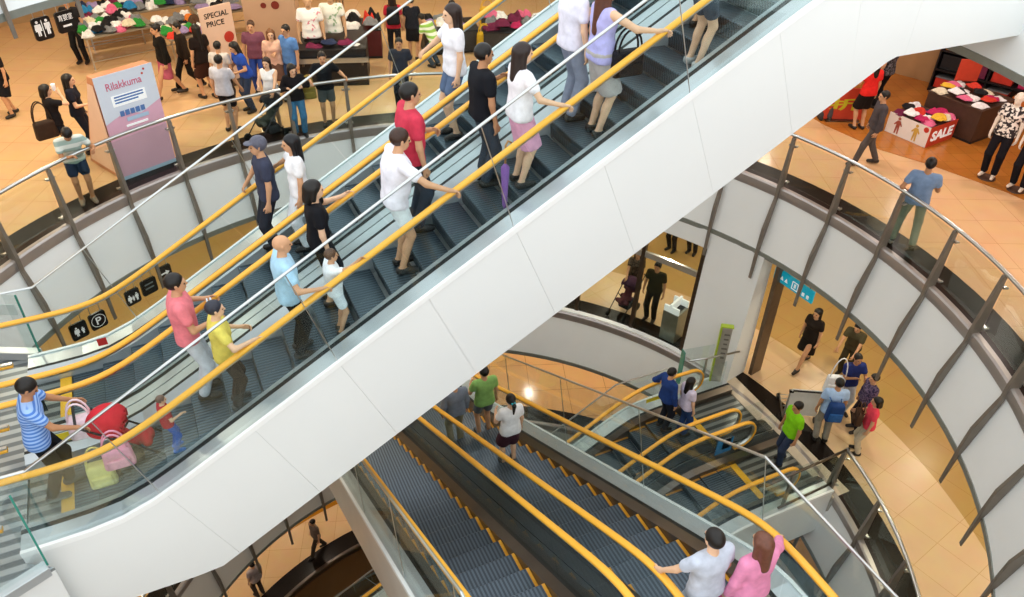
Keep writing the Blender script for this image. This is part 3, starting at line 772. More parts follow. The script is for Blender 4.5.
    # ---- clothes
    if top:
        pr = [(tuple(a), tuple(b), ra * S, rb * S) for a, b, ra, rb in torso]
        zc = up((0, 0, hem)); nz = Rl @ np.array([0, 0, -1.0])
        pr += [(tuple(hc + np.array([-.072, -.005, -.03]) * S), tuple(hc + np.array([.072, -.005, -.03]) * S), .116 * S, .116 * S), (tuple(up((-.06, .0, 1.04))), tuple(up((.06, 0, 1.04))), .106 * S, .106 * S)]
        for s in (-1, 1):
            a0, el, wr = arm[s][:3]
            if sleeve == 'short': pr.append((tuple(a0), tuple(a0 + (el - a0) * .52), .052 * S, .053 * S))
            elif sleeve == 'long': pr += [(tuple(a0), tuple(el), .054 * S, .045 * S), (tuple(el), tuple(el + (wr - el) * .92), .045 * S, .034 * S)]
            else: pr.append((tuple(a0 + np.array([-s * .03, 0, .0])), tuple(a0 + np.array([-s * .03, 0, .0])), .05 * S, .05 * S))
        clips = [(tuple(nz), float(nz @ zc))]
        V, F = net(pr, vx, .011, .012 * S if sleeve != 'none' else .004 * S, clips); smooth_obj(topname, V, F, cloth(top), o)
    if bottom in ('trousers', 'shorts', 'skirt', 'leggings', 'dress', 'longskirt'):
        pr = [(tuple(hc + np.array([-.07, -.01, .03]) * S), tuple(hc + np.array([.07, -.01, .03]) * S), .112 * S, .112 * S), (tuple(hc + np.array([-.06, -.005, .1]) * S), tuple(hc + np.array([.06, -.005, .1]) * S), .1 * S, .1 * S)]
        clips = [((0, 0, 1), float(hc[2] + .06 * S))]; infl = .012 * S
        if bottom in ('trousers', 'leggings', 'shorts'):
            for s in (-1, 1):
                hp, kn, an = leg[s]; e = .012 if bottom == 'leggings' else .024
                if bottom == 'shorts': pr.append((tuple(hp), tuple(hp + (kn - hp) * .62), .09 * S, .086 * S))
                else: pr += [(tuple(hp), tuple(kn), .09 * S, (.05 + e * .8) * S), (tuple(kn), tuple(kn + (an - kn) * .93), (.05 + e * .8) * S, (.036 + e) * S)]
        else:
            ln = {'skirt': .42, 'dress': .40, 'longskirt': .68}[bottom]
            km = (leg[-1][1] + leg[1][1]) / 2; dr = unit(km - hc); bt = hc + dr * (ln * S)
            for q in (-1, 1): pr.append((tuple(hc + np.array([q * .06, 0, 0]) * S), tuple(bt + np.array([q * .09, 0, 0]) * S), .112 * S, .125 * S))
            clips.append((tuple(dr), float(dr @ bt)))
        V, F = net(pr, vx, .010, infl * .35, clips); smooth_obj({'dress': 'skirt', 'longskirt': 'skirt', 'leggings': 'trousers'}.get(bottom, bottom), V, F, cloth(bcol), o)
    if shoe:
        for s in (-1, 1):
            hp, kn, an = leg[s]
            pr = [(tuple(an + np.array([0, -.035, -.04]) * S), tuple(an + np.array([s * .02, .15, -.048]) * S), .043 * S, .036 * S), (tuple(an + np.array([0, -.02, -.02]) * S), tuple(an + np.array([0, .04, -.03]) * S), .044 * S, .04 * S)]
            V, F = net(pr, .014, .01, .004, [((0, 0, -1), float(-(an[2] - .085 * S))), ((0, 0, 1), float(an[2] + .0 * S))]); smooth_obj('shoe', V, F, mat(shoe, .5, 0, .08), o)
    if hair:
        hv, hf = hair_mesh(hair); V = (Rh @ (hv * HS).T).T + hcen
        ho = smooth_obj('cap' if hair == 'cap' else 'hair', V, hf, mat(hcol, .45, 0, .15, 30, .4), o)
        if hair_tie:
            V, F = net([((-.02, -.118, .022), (.02, -.118, .022), .022, .022)], .008, .005); V = (Rh @ (V * HS).T).T + hcen; smooth_obj('hair_tie', V, F, mat(hair_tie, .5), ho)
    return o

def rbox_net(hx, hy, hz, r, vx=.02, puff=0.0):
    def fn(P):
        q = np.abs(P) - (np.array([hx, hy, hz]) - r)
        d = np.linalg.norm(np.maximum(q, 0), axis=1) + np.minimum(q.max(1), 0) - r
        return d
    return surface_net(fn, (-hx - .05, -hy - .05, -hz - .05), (hx + .05, hy + .05, hz + .05), vx)
def bag(label, loc, face, size, colr, strap='short', name='handbag', cat='bag', group=None, tilt=0.0, accent=None, sh=.25):
    """soft bag: body, flap or pocket, straps"""
    o = thing(name, label, cat, loc, R_(face - 90), group)
    hx, hy, hz = [d / 2 for d in size]
    V, F = rbox_net(hx, hy, hz, min(hx, hy, hz) * .6, .016); V = V + np.array([0, 0, hz]); V[:, 0] *= 1 - .12 * (V[:, 2] / (2 * hz))
    smooth_obj('body', V, F, cloth(colr, .7), o)
    V, F = rbox_net(hx * .75, .025, hz * .45, .02, .016); V = V + np.array([0, hy + .005, hz * .7]); smooth_obj('pocket', V, F, cloth(accent or colr, .7, .2), o)
    for s in ((-1, 1) if strap != 'one' else (1,)):
        m = MB(); n = 10
        if strap == 'back': pts = [(s * hx * .55, -hy, 2 * hz * .95), (s * hx * .7, -hy - .1, 2 * hz * 1.0), (s * hx * .75, -hy - .2, 2 * hz * .8), (s * hx * .7, -hy - .2, 2 * hz * .45), (s * hx * .55, -hy, 2 * hz * .12)]
        else: pts = [(hx * .75 * math.cos(PI * i / n), s * hy * .5, 2 * hz * .93 + sh * math.sin(PI * i / n)) for i in range(n + 1)]
        m.tube(pts, .012, 6); m.build('strap', cloth(accent or colr, .7), o, smooth=True, local=True)
    return o
# ---------------------------------------------------------------- people
def ride(P, sw, s, w, phase):
    k = round((s - phase) / .405); q = k * .405 + phase; dq = max(-.1, min(.1, s - q)); s = q
    flat = s < P.s0 - 1.0 or s > P.s1 + 1.1
    return sw(s + dq, w, P.z(s)) if not flat else sw(s, w, (P.z0 if s < P.s0 else P.z1))
def railM(s, w): return (s, w, PM.z(s) + .985)
NR, FR = .1, .25
def up(label, s, w, hand=None, face=0, hs=.32, **k):
    s *= .96; w *= .96; k['h'] *= 1.03
    L = ride(PM, swM, s, w, NR); kw = dict(bulk=1.1 if k.get('female') else 1.2)
    if hand == 'near': kw['handR'] = (L[0] + hs, 7.095, PM.z(L[0] + hs) + 1.0)
    if hand == 'mid': kw['handL'] = (L[0] + hs, 8.345, PM.z(L[0] + hs) + 1.0)
    kw.update(k); return person(label, L, face, **kw)
STRIPEB = stripe_mat('#4f7fd0', '#9fc0f2', .045, 2, .85, name='striped_knit')
PURPLE = mat('#b9b4e8', .85, 0, .12, 14, .2); PURPLE_D = '#3a2f4a'
# riding up on the near escalator
up('person in a yellow shirt on the near escalator, right hand on its yellow rail', -.06, 7.72, 'near', top='#e3cf62', bottom='trousers', bcol='#3a2f2a', h=1.47, female=True, bulk=1.2, hair='short', hcol='#2b2c38', handL='bend', skin='light')
up('person in a salmon pink shirt riding beside the person in yellow, reaching for the rail', -.35, 8.36, 'mid', top='#e77f88', bottom='trousers', bcol='#d9dce2', h=1.74, hair='short', handR='bend', skin='mid')
up('bald person in a light blue shirt and black trousers on the near escalator', .76, 7.8, 'near', top='#a9cfe6', bottom='trousers', bcol='#15161a', h=1.58, hair=None, hs=.3, skin='mid')
up('child in a white shirt on the near escalator, below the girl in the black dress', 1.36, 7.7, 'near', top='#f2f4f8', bottom='shorts', bcol='#e9edf2', h=1.12, hair='short', hcol='#5a4030', hs=.25, vx=.016)
up('girl in a black dress on the near escalator, arm stretched to the rail', 1.38, 8.36, 'mid', top='#15151a', bottom='dress', bcol='#1d1d22', h=1.63, female=True, hair='bob', sleeve='short', hs=.42, skin='light')
up('person in a white shirt and white shorts leaning forward on the near escalator', 2.27, 8.02, 'near', bulk=1.32, top='#ece9f2', bottom='shorts', bcol='#e8f0f2', h=1.76, hair='short', hcol='#3a2318', hs=.45, lean=.12, skin='mid')
up('person in a crimson shirt in front of the person in white, hand on the rail', 2.66, 8.5, 'mid', top='#cc3a50', bottom='trousers', bcol='#2c3440', h=1.82, hair='short', hs=.3, skin='mid')
up('girl in a white top and pink skirt on the near escalator, carrying a purple umbrella', 3.8, 7.85, 'near', top='#f3eef2', bottom='skirt', bcol='#e8a8c4', h=1.64, female=True, hair='long', hcol='#2a1d1a', hs=.3, skin='light')
up('person in a black shirt on the near escalator, beside the girl in white and pink', 3.62, 8.46, 'mid', top='#15161c', bottom='trousers', bcol='#39424e', h=1.7, hair='short', skin='tan')
up('woman in a lilac top with long brown hair, high on the near escalator', 4.84, 7.86, 'near', top=PURPLE, bottom='skirt', bcol='#b9b0ac', h=1.74, female=True, hair='verylong', hcol='#5a3324', hs=.45, skin='light', sleeve='none')
up('person in a white shirt beside the woman in lilac, high on the near escalator', 4.75, 8.42, 'mid', top='#e9e6f4', bottom='trousers', bcol='#8f95a8', h=1.72, hair='short', skin='light')
up('person with bare legs and grey sandals topmost on the near escalator', 6.2, 7.75, 'near', top='#d9d4cc', bottom='shorts', bcol='#4a525e', h=1.66, hair='short', shoe='#b8b6b4', skin='light')
up('person with bare legs topmost on the near escalator, behind the one in grey sandals', 6.6, 8.3, 'mid', top='#46383a', bottom='skirt', bcol='#453540', h=1.62, female=True, hair='long', skin='mid')
# man with the pushchair on the landing
person('man in a blue striped shirt pushing a red pushchair onto the near escalator', (-2.1, 7.70, .014), 6, h=1.72, top=STRIPEB, bottom='trousers', bcol='#17181c', shoe='#4a4f52', hair='short', skin='tan', lean=.12, handL=(-1.68, 8.02, 1.04), handR=(-1.66, 7.54, 1.04), head_pitch=25, legs='stagger', hem=.82)
# riding down on the far escalator (facing left)
def dn(label, s, w, hs=.3, hand=True, **k):
    s *= .96; w *= .96; k['h'] *= 1.03
    L = ride(PM, swM, s, w, FR); kw = {}
    if hand: kw['handR'] = (L[0] - hs, 9.99, PM.z(L[0] - hs) + 1.0)
    kw.update(k); return person(label, L, 180, **kw)
dn('woman in a white blouse and white trousers with long black hair, on the far escalator', 1.34, 9.62, top='#f2f2f6', bottom='trousers', bcol='#e6eaf0', h=1.57, female=True, hair='long', hcol='#121014', skin='mid')
dn('person in a grey cap and dark shirt next to the white blouse, far escalator', 1.06, 10.04, top='#3b3f52', bottom='trousers', bcol='#2a2d36', h=1.66, hair='cap', hcol='#565664', skin='mid')
dn('woman in a white ruffled top with dark hair, upper part of the far escalator', 3.72, 9.75, hs=.4, top='#f0eef4', bottom='shorts', bcol='#5d6f8c', h=1.7, female=True, hair='long', hcol='#2b1a14', skin='light')
dn('person in a dark grey top far up the far escalator', 5.6, 9.75, top='#5b6470', bottom='trousers', bcol='#2f3238', h=1.68, hair='short', skin='mid')
# lower pair
def low(label, yy, x, face=90, hand=None, **k):
    L = ride(PL, swL, -yy, x, .18); kw = {}
    if hand == 'R': kw['handR'] = (4.60, L[1] + .3, PL.z(-(L[1] + .3)) + 1.0)
    if hand == 'L': kw['handL'] = (3.30, L[1] + .3, PL.z(-(L[1] + .3)) + 1.0)
    kw.update(k); return person(label, L, face, **kw)
low('woman in a white blouse and plum skirt, ponytail with turquoise tie, seen from behind', 8.2, 3.97, top='#f4f4f4', bottom='skirt', bcol='#4a2a35', h=1.6, female=True, hair='ponytail', hair_tie='#2fb0c0', skin='light', handL='bend')
low('man in a green shirt and grey shorts on the lower escalator, seen from behind', 9.75, 4.2, top='#8fbd6a', bottom='shorts', bcol='#6f767c', h=1.72, hair='short', skin='mid', handL='bend', shoe='#3a3a3c')
low('man in a grey jumper and khaki trousers, beside the man in green', 9.75, 3.62, top='#7f8896', sleeve='long', bottom='trousers', bcol='#a2987c', h=1.64, hair='short', skin='mid', handL='down')
low('person in a pale grey shirt stepping onto the lower escalator beside the woman in pink', 3.2, 3.62, hand='L', top='#c2c8d6', bottom='trousers', bcol='#aab4c4', h=1.66, hair='short', lean=.04, skin='light')
low('woman in pink with brown hair stepping onto the lower escalator', 2.98, 4.02, hand='R', top='#e58fb4', bottom='skirt', bcol='#c45a8c', h=1.62, female=True, hair='long', hcol='#6a4030', lean=.03, skin='light', sleeve='long')
# small pair
def sml(label, s, w, **k):
    return person(label, ride(P3, swS, s, w, 0), 0, **k)
sml('person in a navy top leaving the small escalator beside the green edged post', 8.14, 9.42, top='#243f7e', bottom='trousers', bcol='#20242e', h=1.7, hair='short', handL=(8.2, 9.83, P3.z(8.2) + 1.0), skin='mid', sleeve='long')
sml('woman in a white and lilac top with black hair, leaving the small escalator', 8.42, 9.12, top='#d9d0e6', bottom='trousers', bcol='#2f4a7c', h=1.58, female=True, hair='long', skin='light')

# ---- floor with the shops, left side
def ga(label, x, y, face, **k): return person(label, (x, y, 0.003), face, vx=.022, **k)
ga('woman in a black top and short black skirt at the left edge of the picture', -3.0, 19.7, 215, top='#141318', bottom='skirt', bcol='#18171c', h=1.6, female=True, hair='long', skin='mid', legs='stagger')
ga('woman in black drinking from a white cup, dark bag on her shoulder', -1.93, 16.8, 20, top='#1b181b', bottom='trousers', bcol='#23252c', h=1.6, female=True, hair='bob', skin='light', handR='up', head_yaw=-10)
ga('woman with long black hair in a navy top, standing by the pink poster box', -1.52, 17.05, -10, top='#1d1f2b', bottom='trousers', bcol='#1f2430', h=1.66, female=True, hair='long', skin='light', handR='bend')
ga('man in a pale green striped shirt and navy shorts bending over the left balustrade', -1.63, 14.92, 280, top=stripe_mat('#dfe6e0', '#9fb6b0', .16, 2, .85, name='striped_shirt'), bottom='shorts', bcol='#22304a', h=1.7, lean=.5, handL=(-1.25, 14.55, 1.14), handR=(-1.6, 14.42, 1.14), head_pitch=35, skin='tan', hair='short', shoe='#8a7a68')
ga('person in a black jacket and pink skirt striding past the clothing tables', .32, 19.4, 195, top='#14120f', sleeve='long', bottom='skirt', bcol='#b0586e', h=1.72, female=True, hair='short', legs='walk', stride=.34, skin='mid')
ga('person in black trousers walking beside the black jacket and pink skirt', .78, 19.75, 195, top='#2a2019', sleeve='long', bottom='trousers', bcol='#1a1716', h=1.6, hair='short', legs='walk2', stride=.3, skin='mid')
ga('woman with very long black hair in a dark brown dress, by the price board', 1.12, 19.05, 120, top='#1c1210', bottom='dress', bcol='#3a2018', h=1.72, female=True, hair='verylong', skin='mid', legs='stagger')
ga('person in a pale shirt half hidden behind the man in the grey shirt', 1.42, 18.1, 60, top='#cfc9c4', bottom='trousers', bcol='#4a4440', h=1.6, hair='short', skin='mid')
ga('man in a light grey shirt and black shorts facing the crowd by the rail', 1.3, 17.0, 55, top='#c9c9d2', bottom='shorts', bcol='#1d1d22', h=1.68, hair='short', skin='mid', handR='fwd')
ga('woman in a royal blue top bending over a bag in the crowd', 1.9, 17.95, 200, top='#2a4fae', bottom='trousers', bcol='#33405a', h=1.64, female=True, hair='long', skin='mid', lean=.25, handL='bend', handR='bend')
ga('person in a plum shirt in the crowd near the beige pillar', 2.3, 18.9, 250, top='#7a4a5c', bottom='trousers', bcol='#2f4a9c', h=1.72, hair='short', hcol='#4a3020', skin='mid')
ga('woman with blond brown hair in a peach top, in the crowd', 2.62, 18.35, 260, top='#e8b79e', bottom='skirt', bcol='#6a4a3c', h=1.66, female=True, hair='long', hcol='#6e4526', skin='light')
ga('man in a blue shirt with his back half turned, in front of the pillar', 2.95, 18.2, 215, top='#5b87c4', bottom='trousers', bcol='#34496e', h=1.76, hair='short', skin='mid', handR='bend')
ga('girl in a white vest and denim shorts with long hair, pushing a black pushchair', 2.22, 16.75, 240, top='#f0f2f4', sleeve='none', bottom='shorts', bcol='#7ea0bc', h=1.6, female=True, hair='long', hcol='#2a1610', skin='light', handL='push', handR='bend')
ga('girl in a black jacket and blue jeans leaning on the rail', 2.62, 16.25, 265, top='#19171b', sleeve='long', bottom='trousers', bcol='#3a6f94', h=1.64, female=True, hair='long', skin='light', handL=(2.75, 16.05, 1.16), handR=(2.45, 16.02, 1.16), head_yaw=20, lean=.2)
ga('man in a black T-shirt and long grey shorts leaning on the rail, facing the hall', 3.33, 16.55, 262, top='#16181d', bottom='shorts', bcol='#55595c', h=1.68, skin='mid', hair='short', handL=(3.72, 16.22, 1.15), handR=(2.98, 16.2, 1.15), lean=.12)
ga('person in a red shirt with a black rucksack, walking away between the stalls', 5.95, 19.9, 75, top='#b8283c', bottom='trousers', bcol='#23242c', h=1.66, hair='long', hcol='#20140f', female=True, skin='mid', legs='stagger')
ga('person in black with bare knees, standing next to the red shirt', 6.4, 19.75, 60, top='#1c1d28', bottom='skirt', bcol='#17171d', h=1.62, female=True, hair='short', skin='mid')
ga('person crouching in a green and white striped shirt beyond the far escalator', 6.75, 19.0, 120, top=stripe_mat('#8fbf52', '#e8eee0', .12, 2, .85, name='striped_tee'), bottom='trousers', bcol='#3a4450', h=1.6, lean=.7, hair='short', skin='mid', hips=.7)
ga('person in a grey and lilac top leaning over a bin of goods', 7.3, 18.9, 100, top='#6f6b84', bottom='trousers', bcol='#3a3d48', h=1.64, hair='short', skin='mid', lean=.3)
ga('person in dark trousers standing behind the rail, seen past the yellow handrail', 5.1, 16.75, 250, top='#2f3440', bottom='trousers', bcol='#23262e', h=1.66, hair='short', skin='mid')
ga('person in black trousers standing behind the hanging black sign', -1.5, 22.6, 250, top='#232327', bottom='trousers', bcol='#17171a', h=1.64, hair='short', skin='mid')
# ---- right side
ga('man in a blue shirt and grey green trousers with his back against the right balustrade', 11.36, 7.8, 40, top='#7b94b6', bottom='trousers', bcol='#7c8878', h=1.72, skin='tan', hair='short', handL='hip', handR='bend', lean=-.06, shoe='#15130f', legs='wide')
ga('woman in a bright red shirt and black skirt browsing at the right shop', 14.28, 11.85, 75, top='#e02a26', bottom='skirt', bcol='#1a1413', h=1.62, female=True, hair='long', skin='mid', handL='bend')
ga('person in dark grey passing in front of the red shirt', 13.1, 10.45, 150, top='#4a4448', sleeve='long', bottom='trousers', bcol='#57504e', h=1.6, hair='short', skin='mid', legs='walk', stride=.25)
ga('person in a black patterned top and boots deeper in the right shop', 15.6, 12.6, 100, top=spot_mat('#1a181b', '#6a6468', 30), bottom='trousers', bcol='#161417', h=1.66, female=True, hair='long', skin='mid')
ga('shopper in grey leggings beside the red poster at the shop entrance', 13.9, 12.5, 60, top='#6a5a58', bottom='trousers', bcol='#4c4648', h=1.62, hair='short', skin='mid')
# ---- floor below
def gb(label, x, y, face, **k): return person(label, (x, y, ZB + .003), face, vx=.022, **k)
gb('man in a pale blue shirt and grey trousers beside the luggage trolley', 11.02, 7.75, 60, top='#a8c4ea', bottom='trousers', bcol='#8f897e', h=1.74, hair='short', skin='tan', shoe='#15130f')
gb('man in a navy shirt reaching out beside the man in pale blue', 12.0, 8.25, 250, top='#232f6c', bottom='trousers', bcol='#c8ccd4', h=1.68, hair='short', skin='tan', handL=(12.0, 7.9, -3.55), handR='chest')
gb('woman in a dark flowered blouse near the trolley, black hair', 11.95, 7.68, 160, top=spot_mat('#2c2448', '#6a5878', 28), sleeve='long', bottom='trousers', bcol='#1f1c28', h=1.6, female=True, hair='short', skin='mid')
gb('woman in a coral red top and beige trousers holding a bag', 11.52, 7.17, 140, top='#e8475a', bottom='trousers', bcol='#c9bda6', h=1.56, female=True, hair='bob', skin='mid', handR='bend', shoe='#1a1714')
gb('person in black walking across the peach floor, far from the trolley', 12.3, 9.77, 190, top='#241c18', bottom='skirt', bcol='#1b1714', h=1.7, female=True, hair='long', skin='mid', legs='walk', stride=.3)
gb('person in olive pushing something dark below the ring of white panels', 13.0, 9.15, 200, top='#4a4430', bottom='trousers', bcol='#3a3424', h=1.62, hair='short', skin='mid', handL='push', handR='push', lean=.2)
gb('person in a lime green shirt leaving toward the small escalators', 9.85, 7.6, 170, top='#84d018', bottom='trousers', bcol='#2f3a52', h=1.7, hair='short', skin='tan', legs='stagger', sleeve='short')
gb('man in dark clothes standing behind the shop front glass', 9.97, 12.72, 215, top='#2c2712', bottom='trousers', bcol='#231c14', h=1.74, hair='short', skin='tan')
gb('woman in a dark patterned dress behind the glass, with a pushchair', 9.95, 13.55, 230, top=spot_mat('#33291f', '#6b5848', 26), bottom='dress', bcol='#3a2f28', h=1.58, female=True, hair='long', hcol='#3a2418', skin='mid', handL='push', handR='push')
gb('person in dark trousers far behind the shop front glass, left of two', 12.3, 15.2, 200, top='#3a2c22', bottom='trousers', bcol='#221a16', h=1.66, hair='short', skin='mid')
gb('person in dark brown far behind the shop front glass, right of two', 12.75, 14.85, 210, top='#4a3a2a', bottom='trousers', bcol='#2a201a', h=1.64, hair='short', skin='mid')
person('small person in grey walking on the lowest amber floor', (1.25, 16.4, ZD + .003), 200, h=1.6, top='#6a5a50', bottom='trousers', bcol='#3c342c', hair='short', vx=.024, legs='walk')
person('person with black hair at the bottom of the picture on the lowest floor', (-.72, 15.6, ZD + .003), 120, h=1.62, top='#a89a98', bottom='trousers', bcol='#4a4038', hair='short', vx=.024)
# ---------------------------------------------------------------- furniture, signs and goods
def fr(deg): return Vector((math.cos(R_(deg)), math.sin(R_(deg)), 0))
def seg_solid(V, F, name, m, parent): return smooth_obj(name, V, F, m, parent)
PINK = mat('#e9b6cc', .45, noise=.03, scale=2, name='pink_print'); PALEB = mat('#dfe6f3', .45, noise=.02, scale=2, name='pale_blue_print')
PINKD = mat('#d4607f', .5, noise=.04, name='rose_print'); BLUEP = mat('#5b7fbb', .5, noise=.05, name='blue_print'); SKY = mat('#b9d2ea', .5, noise=.03, name='sky_print')
REDP = mat('#c0392b', .5, noise=.06, name='red_print'); PEACH = mat('#e6c4ae', .5, noise=.03, scale=3, name='peach_board')
CARD = mat('#c98a63', .55, noise=.12, scale=3, name='tan_print')

# pink poster box beside the left balustrade
pa0 = Vector((-1.0, 15.52, 0)); pb0 = Vector((.03, 16.01, 0)); dx = (pb0 - pa0).normalized(); dn_ = Vector((-dx.y, dx.x, 0)); W_ = (pb0 - pa0).length; Hh = 2.05
pc0 = (pa0 + pb0) / 2 + dn_ * .66
po = thing('poster_box', 'tall pink and white poster box standing beside the left balustrade', 'display', tuple(pc0))
rzp = math.atan2(dx.y, dx.x)
m = MB(); m.prism([tuple(pa0 + dx * .015 + dn_ * a + Vector((0, 0, b))) for a, b in ((.004, .0), (1.3, 0), (.24, Hh - .01), (.004, Hh - .01))], tuple(dx * (W_ - .03))); m.build('body', CARD, po, bevel=.01)
def onfront(u, v, off=0.0): return pa0 + dx * (u * W_) + Vector((0, 0, v * Hh)) - dn_ * off
def patch(u0, u1, v0, v1, m_, name, off, par, poly=None):
    P = poly or [(u0, v0), (u1, v0), (u1, v1), (u0, v1)]
    q = MB(); q.prism([tuple(onfront(u, v, off)) for u, v in P], tuple(-dn_ * .004)); return q.build(name, m_, par)
fp = patch(0, 1, .03, 1, PINK, 'front_panel', 0.0, po)
patch(0, 1, .56, 1, PALEB, 'upper_panel', .005, fp, [(0, .56), (.35, .63), (.62, .58), (1, .66), (1, 1), (0, 1)])
patch(0, 1, .0, .035, SKY, 'base_strip', .006, po)
patch(.2, .78, .70, .80, WHITEP, 'text_box', .01, fp); 
for k in range(3): patch(.24, .74 - .1 * (k == 2), .776 - .026 * k, .79 - .026 * k, BLUEP, 'printed_line', .015, fp)
for k in range(5): patch(.27 + .09 * k, .34 + .09 * k, .60, .65, BLUEP, 'printed_line', .015, fp)
patch(.36, .74, .54, .575, SKY, 'printed_line', .011, fp); patch(.32, .7, .49, .51, WHITEP, 'printed_line', .011, fp)
text_mesh('Rilakkuma', .2, plane_matrix(tuple(onfront(.46, .885, .012)), dx, (0, 0, 1)), 'lettering', PINKD, fp, width=W_ * .6)
for u, v in ((.8, .93), (.84, .965)):
    q = MB(); c_ = onfront(u, v, .012); q.prism([tuple(c_ + dx * .022 * math.cos(t * PI / 4) + Vector((0, 0, .022 * math.sin(t * PI / 4)))) for t in range(8)], tuple(-dn_ * .004)); q.build('dot', REDP, fp)
q = MB(); sc_ = pa0 - dx * .004; q.prism([tuple(sc_ + dn_ * a + Vector((0, 0, b))) for a, b in ((.05, .1), (1.15, .1), (.26, 1.9), (.05, 1.9))], tuple(-dx * .004)); q.build('side_panel', PEACH, po)

# standing price board
bd = Vector((.7, .3, 0)).normalized(); bc = Vector((1.66, 19.78, 0))
sb = thing('price_board', 'tall peach board with black lettering standing among the clothing tables', 'sign', tuple(bc))
m = MB(); m.box(tuple(bc + Vector((0, 0, .98))), (.82, .05, 1.8), math.atan2(bd.y, bd.x)); m.build('panel', PEACH, sb, bevel=.008)
m = MB(); m.box(tuple(bc + Vector((0, 0, .04))), (.9, .4, .08), math.atan2(bd.y, bd.x)); m.build('foot', STEELD, sb, bevel=.01)
nb_ = Vector((bd.y, -bd.x, 0))
text_mesh('SPECIAL', .17, plane_matrix(tuple(bc + nb_ * .027 + Vector((.0, 0, 1.68))), bd, (0, 0, 1)), 'lettering', BLACKP, sb, bold=.002, width=.62)
text_mesh('PRICE', .17, plane_matrix(tuple(bc + nb_ * .027 - bd * .06 + Vector((.0, 0, 1.49))), bd, (0, 0, 1)), 'lettering', BLACKP, sb, bold=.002, width=.45)
q = MB(); c_ = bc + nb_ * .028 + bd * .22 + Vector((0, 0, 1.12)); q.prism([tuple(c_ + bd * .13 * math.cos(t * PI / 8) + Vector((0, 0, .13 * math.sin(t * PI / 8)))) for t in range(16)], tuple(nb_ * .004)); q.build('red_mark', REDP, sb)

# beige pillar
m = MB(); m.box((3.15, 21.1, 1.71), (1.25, 1.25, 3.42), R_(-15)); pl = m.build('column', mat('#c7a488', .5, noise=.04, scale=1.5, name='beige_pillar'), bevel=.02); pl['kind'] = 'structure'
pxd = fr(-15); pn = fr(-105); pf = Vector((3.15, 21.1, 0)) + pn * .63
mk = thing('pillar_mark', 'small dark red round marks on the beige pillar', 'sign', tuple(pf + Vector((0, 0, 1.5))))
for u, r in ((-.12, .07), (.16, .1)):
    q = MB(); c_ = pf + pxd * u + Vector((0, 0, 1.55)); q.prism([tuple(c_ + pxd * r * math.cos(t * PI / 6) + Vector((0, 0, r * math.sin(t * PI / 6)))) for t in range(12)], tuple(pn * .006)); q.build('disc', mat('#7a2a1e', .5, name='dark_red_print'), mk)

# garments: crumpled cloth, one object each
CN = {'white': '#e8e8ea', 'pink': '#d9698e', 'blue': '#2f7fb4', 'green': '#2f8a3c', 'red': '#c93a2c', 'black': '#1d1d20', 'grey': '#7b7d82', 'plum': '#6e2444', 'cream': '#d9cfb6', 'navy': '#26304e', 'lilac': '#9a88b4', 'yellow': '#e0b23a', 'magenta': '#b8285c', 'brown': '#5a4030', 'orange': '#d97a34'}
_GM = {}
def garment_mesh(seed, sx, sy, h):
    r = random.Random(seed); n = 12; ph = [(r.uniform(2, 6), r.uniform(2, 6), r.uniform(0, 6), r.uniform(.4, 1)) for _ in range(5)]
    V = []; F = []
    for lay in (0, 1):
        for i in range(n + 1):
            for j in range(n + 1):
                u, v = i / n * 2 - 1, j / n * 2 - 1
                edge = max(0, 1 - max(abs(u), abs(v)) ** 4)
                wv = sum(a * math.sin(p * u + q * v + c) for p, q, c, a in ph) / 5
                x = sx / 2 * (u + .12 * math.sin(3 * v + ph[0][2])); y = sy / 2 * (v + .12 * math.sin(3 * u + ph[1][2]))
                rr = 1 - .16 * abs(u * v); z = h * edge * (.5 + .85 * wv) if lay else -.004
                V.append((x * rr, y * rr, max(z, .004 if lay else -.004)))
    N = (n + 1) ** 2
    for i in range(n):
        for j in range(n):
            a = i * (n + 1) + j; F.append((N + a, N + a + n + 1, N + a + n + 2, N + a + 1)); F.append((a, a + 1, a + n + 2, a + n + 1))
    bd_ = [i * (n + 1) for i in range(n + 1)] + [n * (n + 1) + j for j in range(1, n + 1)] + [i * (n + 1) + n for i in range(n - 1, -1, -1)] + [j for j in range(n - 1, 0, -1)]
    for k in range(len(bd_)): a, b = bd_[k], bd_[(k + 1) % len(bd_)]; F.append((a, N + a, N + b, b))
    return V, F
def garment(label, group, loc, colr, size=(.38, .34), h=.09, rz=0.0, seed=0, name='folded_garment', cat='clothes'):
    V, F = garment_mesh(seed, size[0], size[1], h)
    o = smooth_obj(name, V, F, mat(CN.get(colr, colr), .85, 0, .12, 14, .2), None); o.location = loc; o.rotation_euler = (0, 0, rz)
    tag(o, label, cat, group); return o
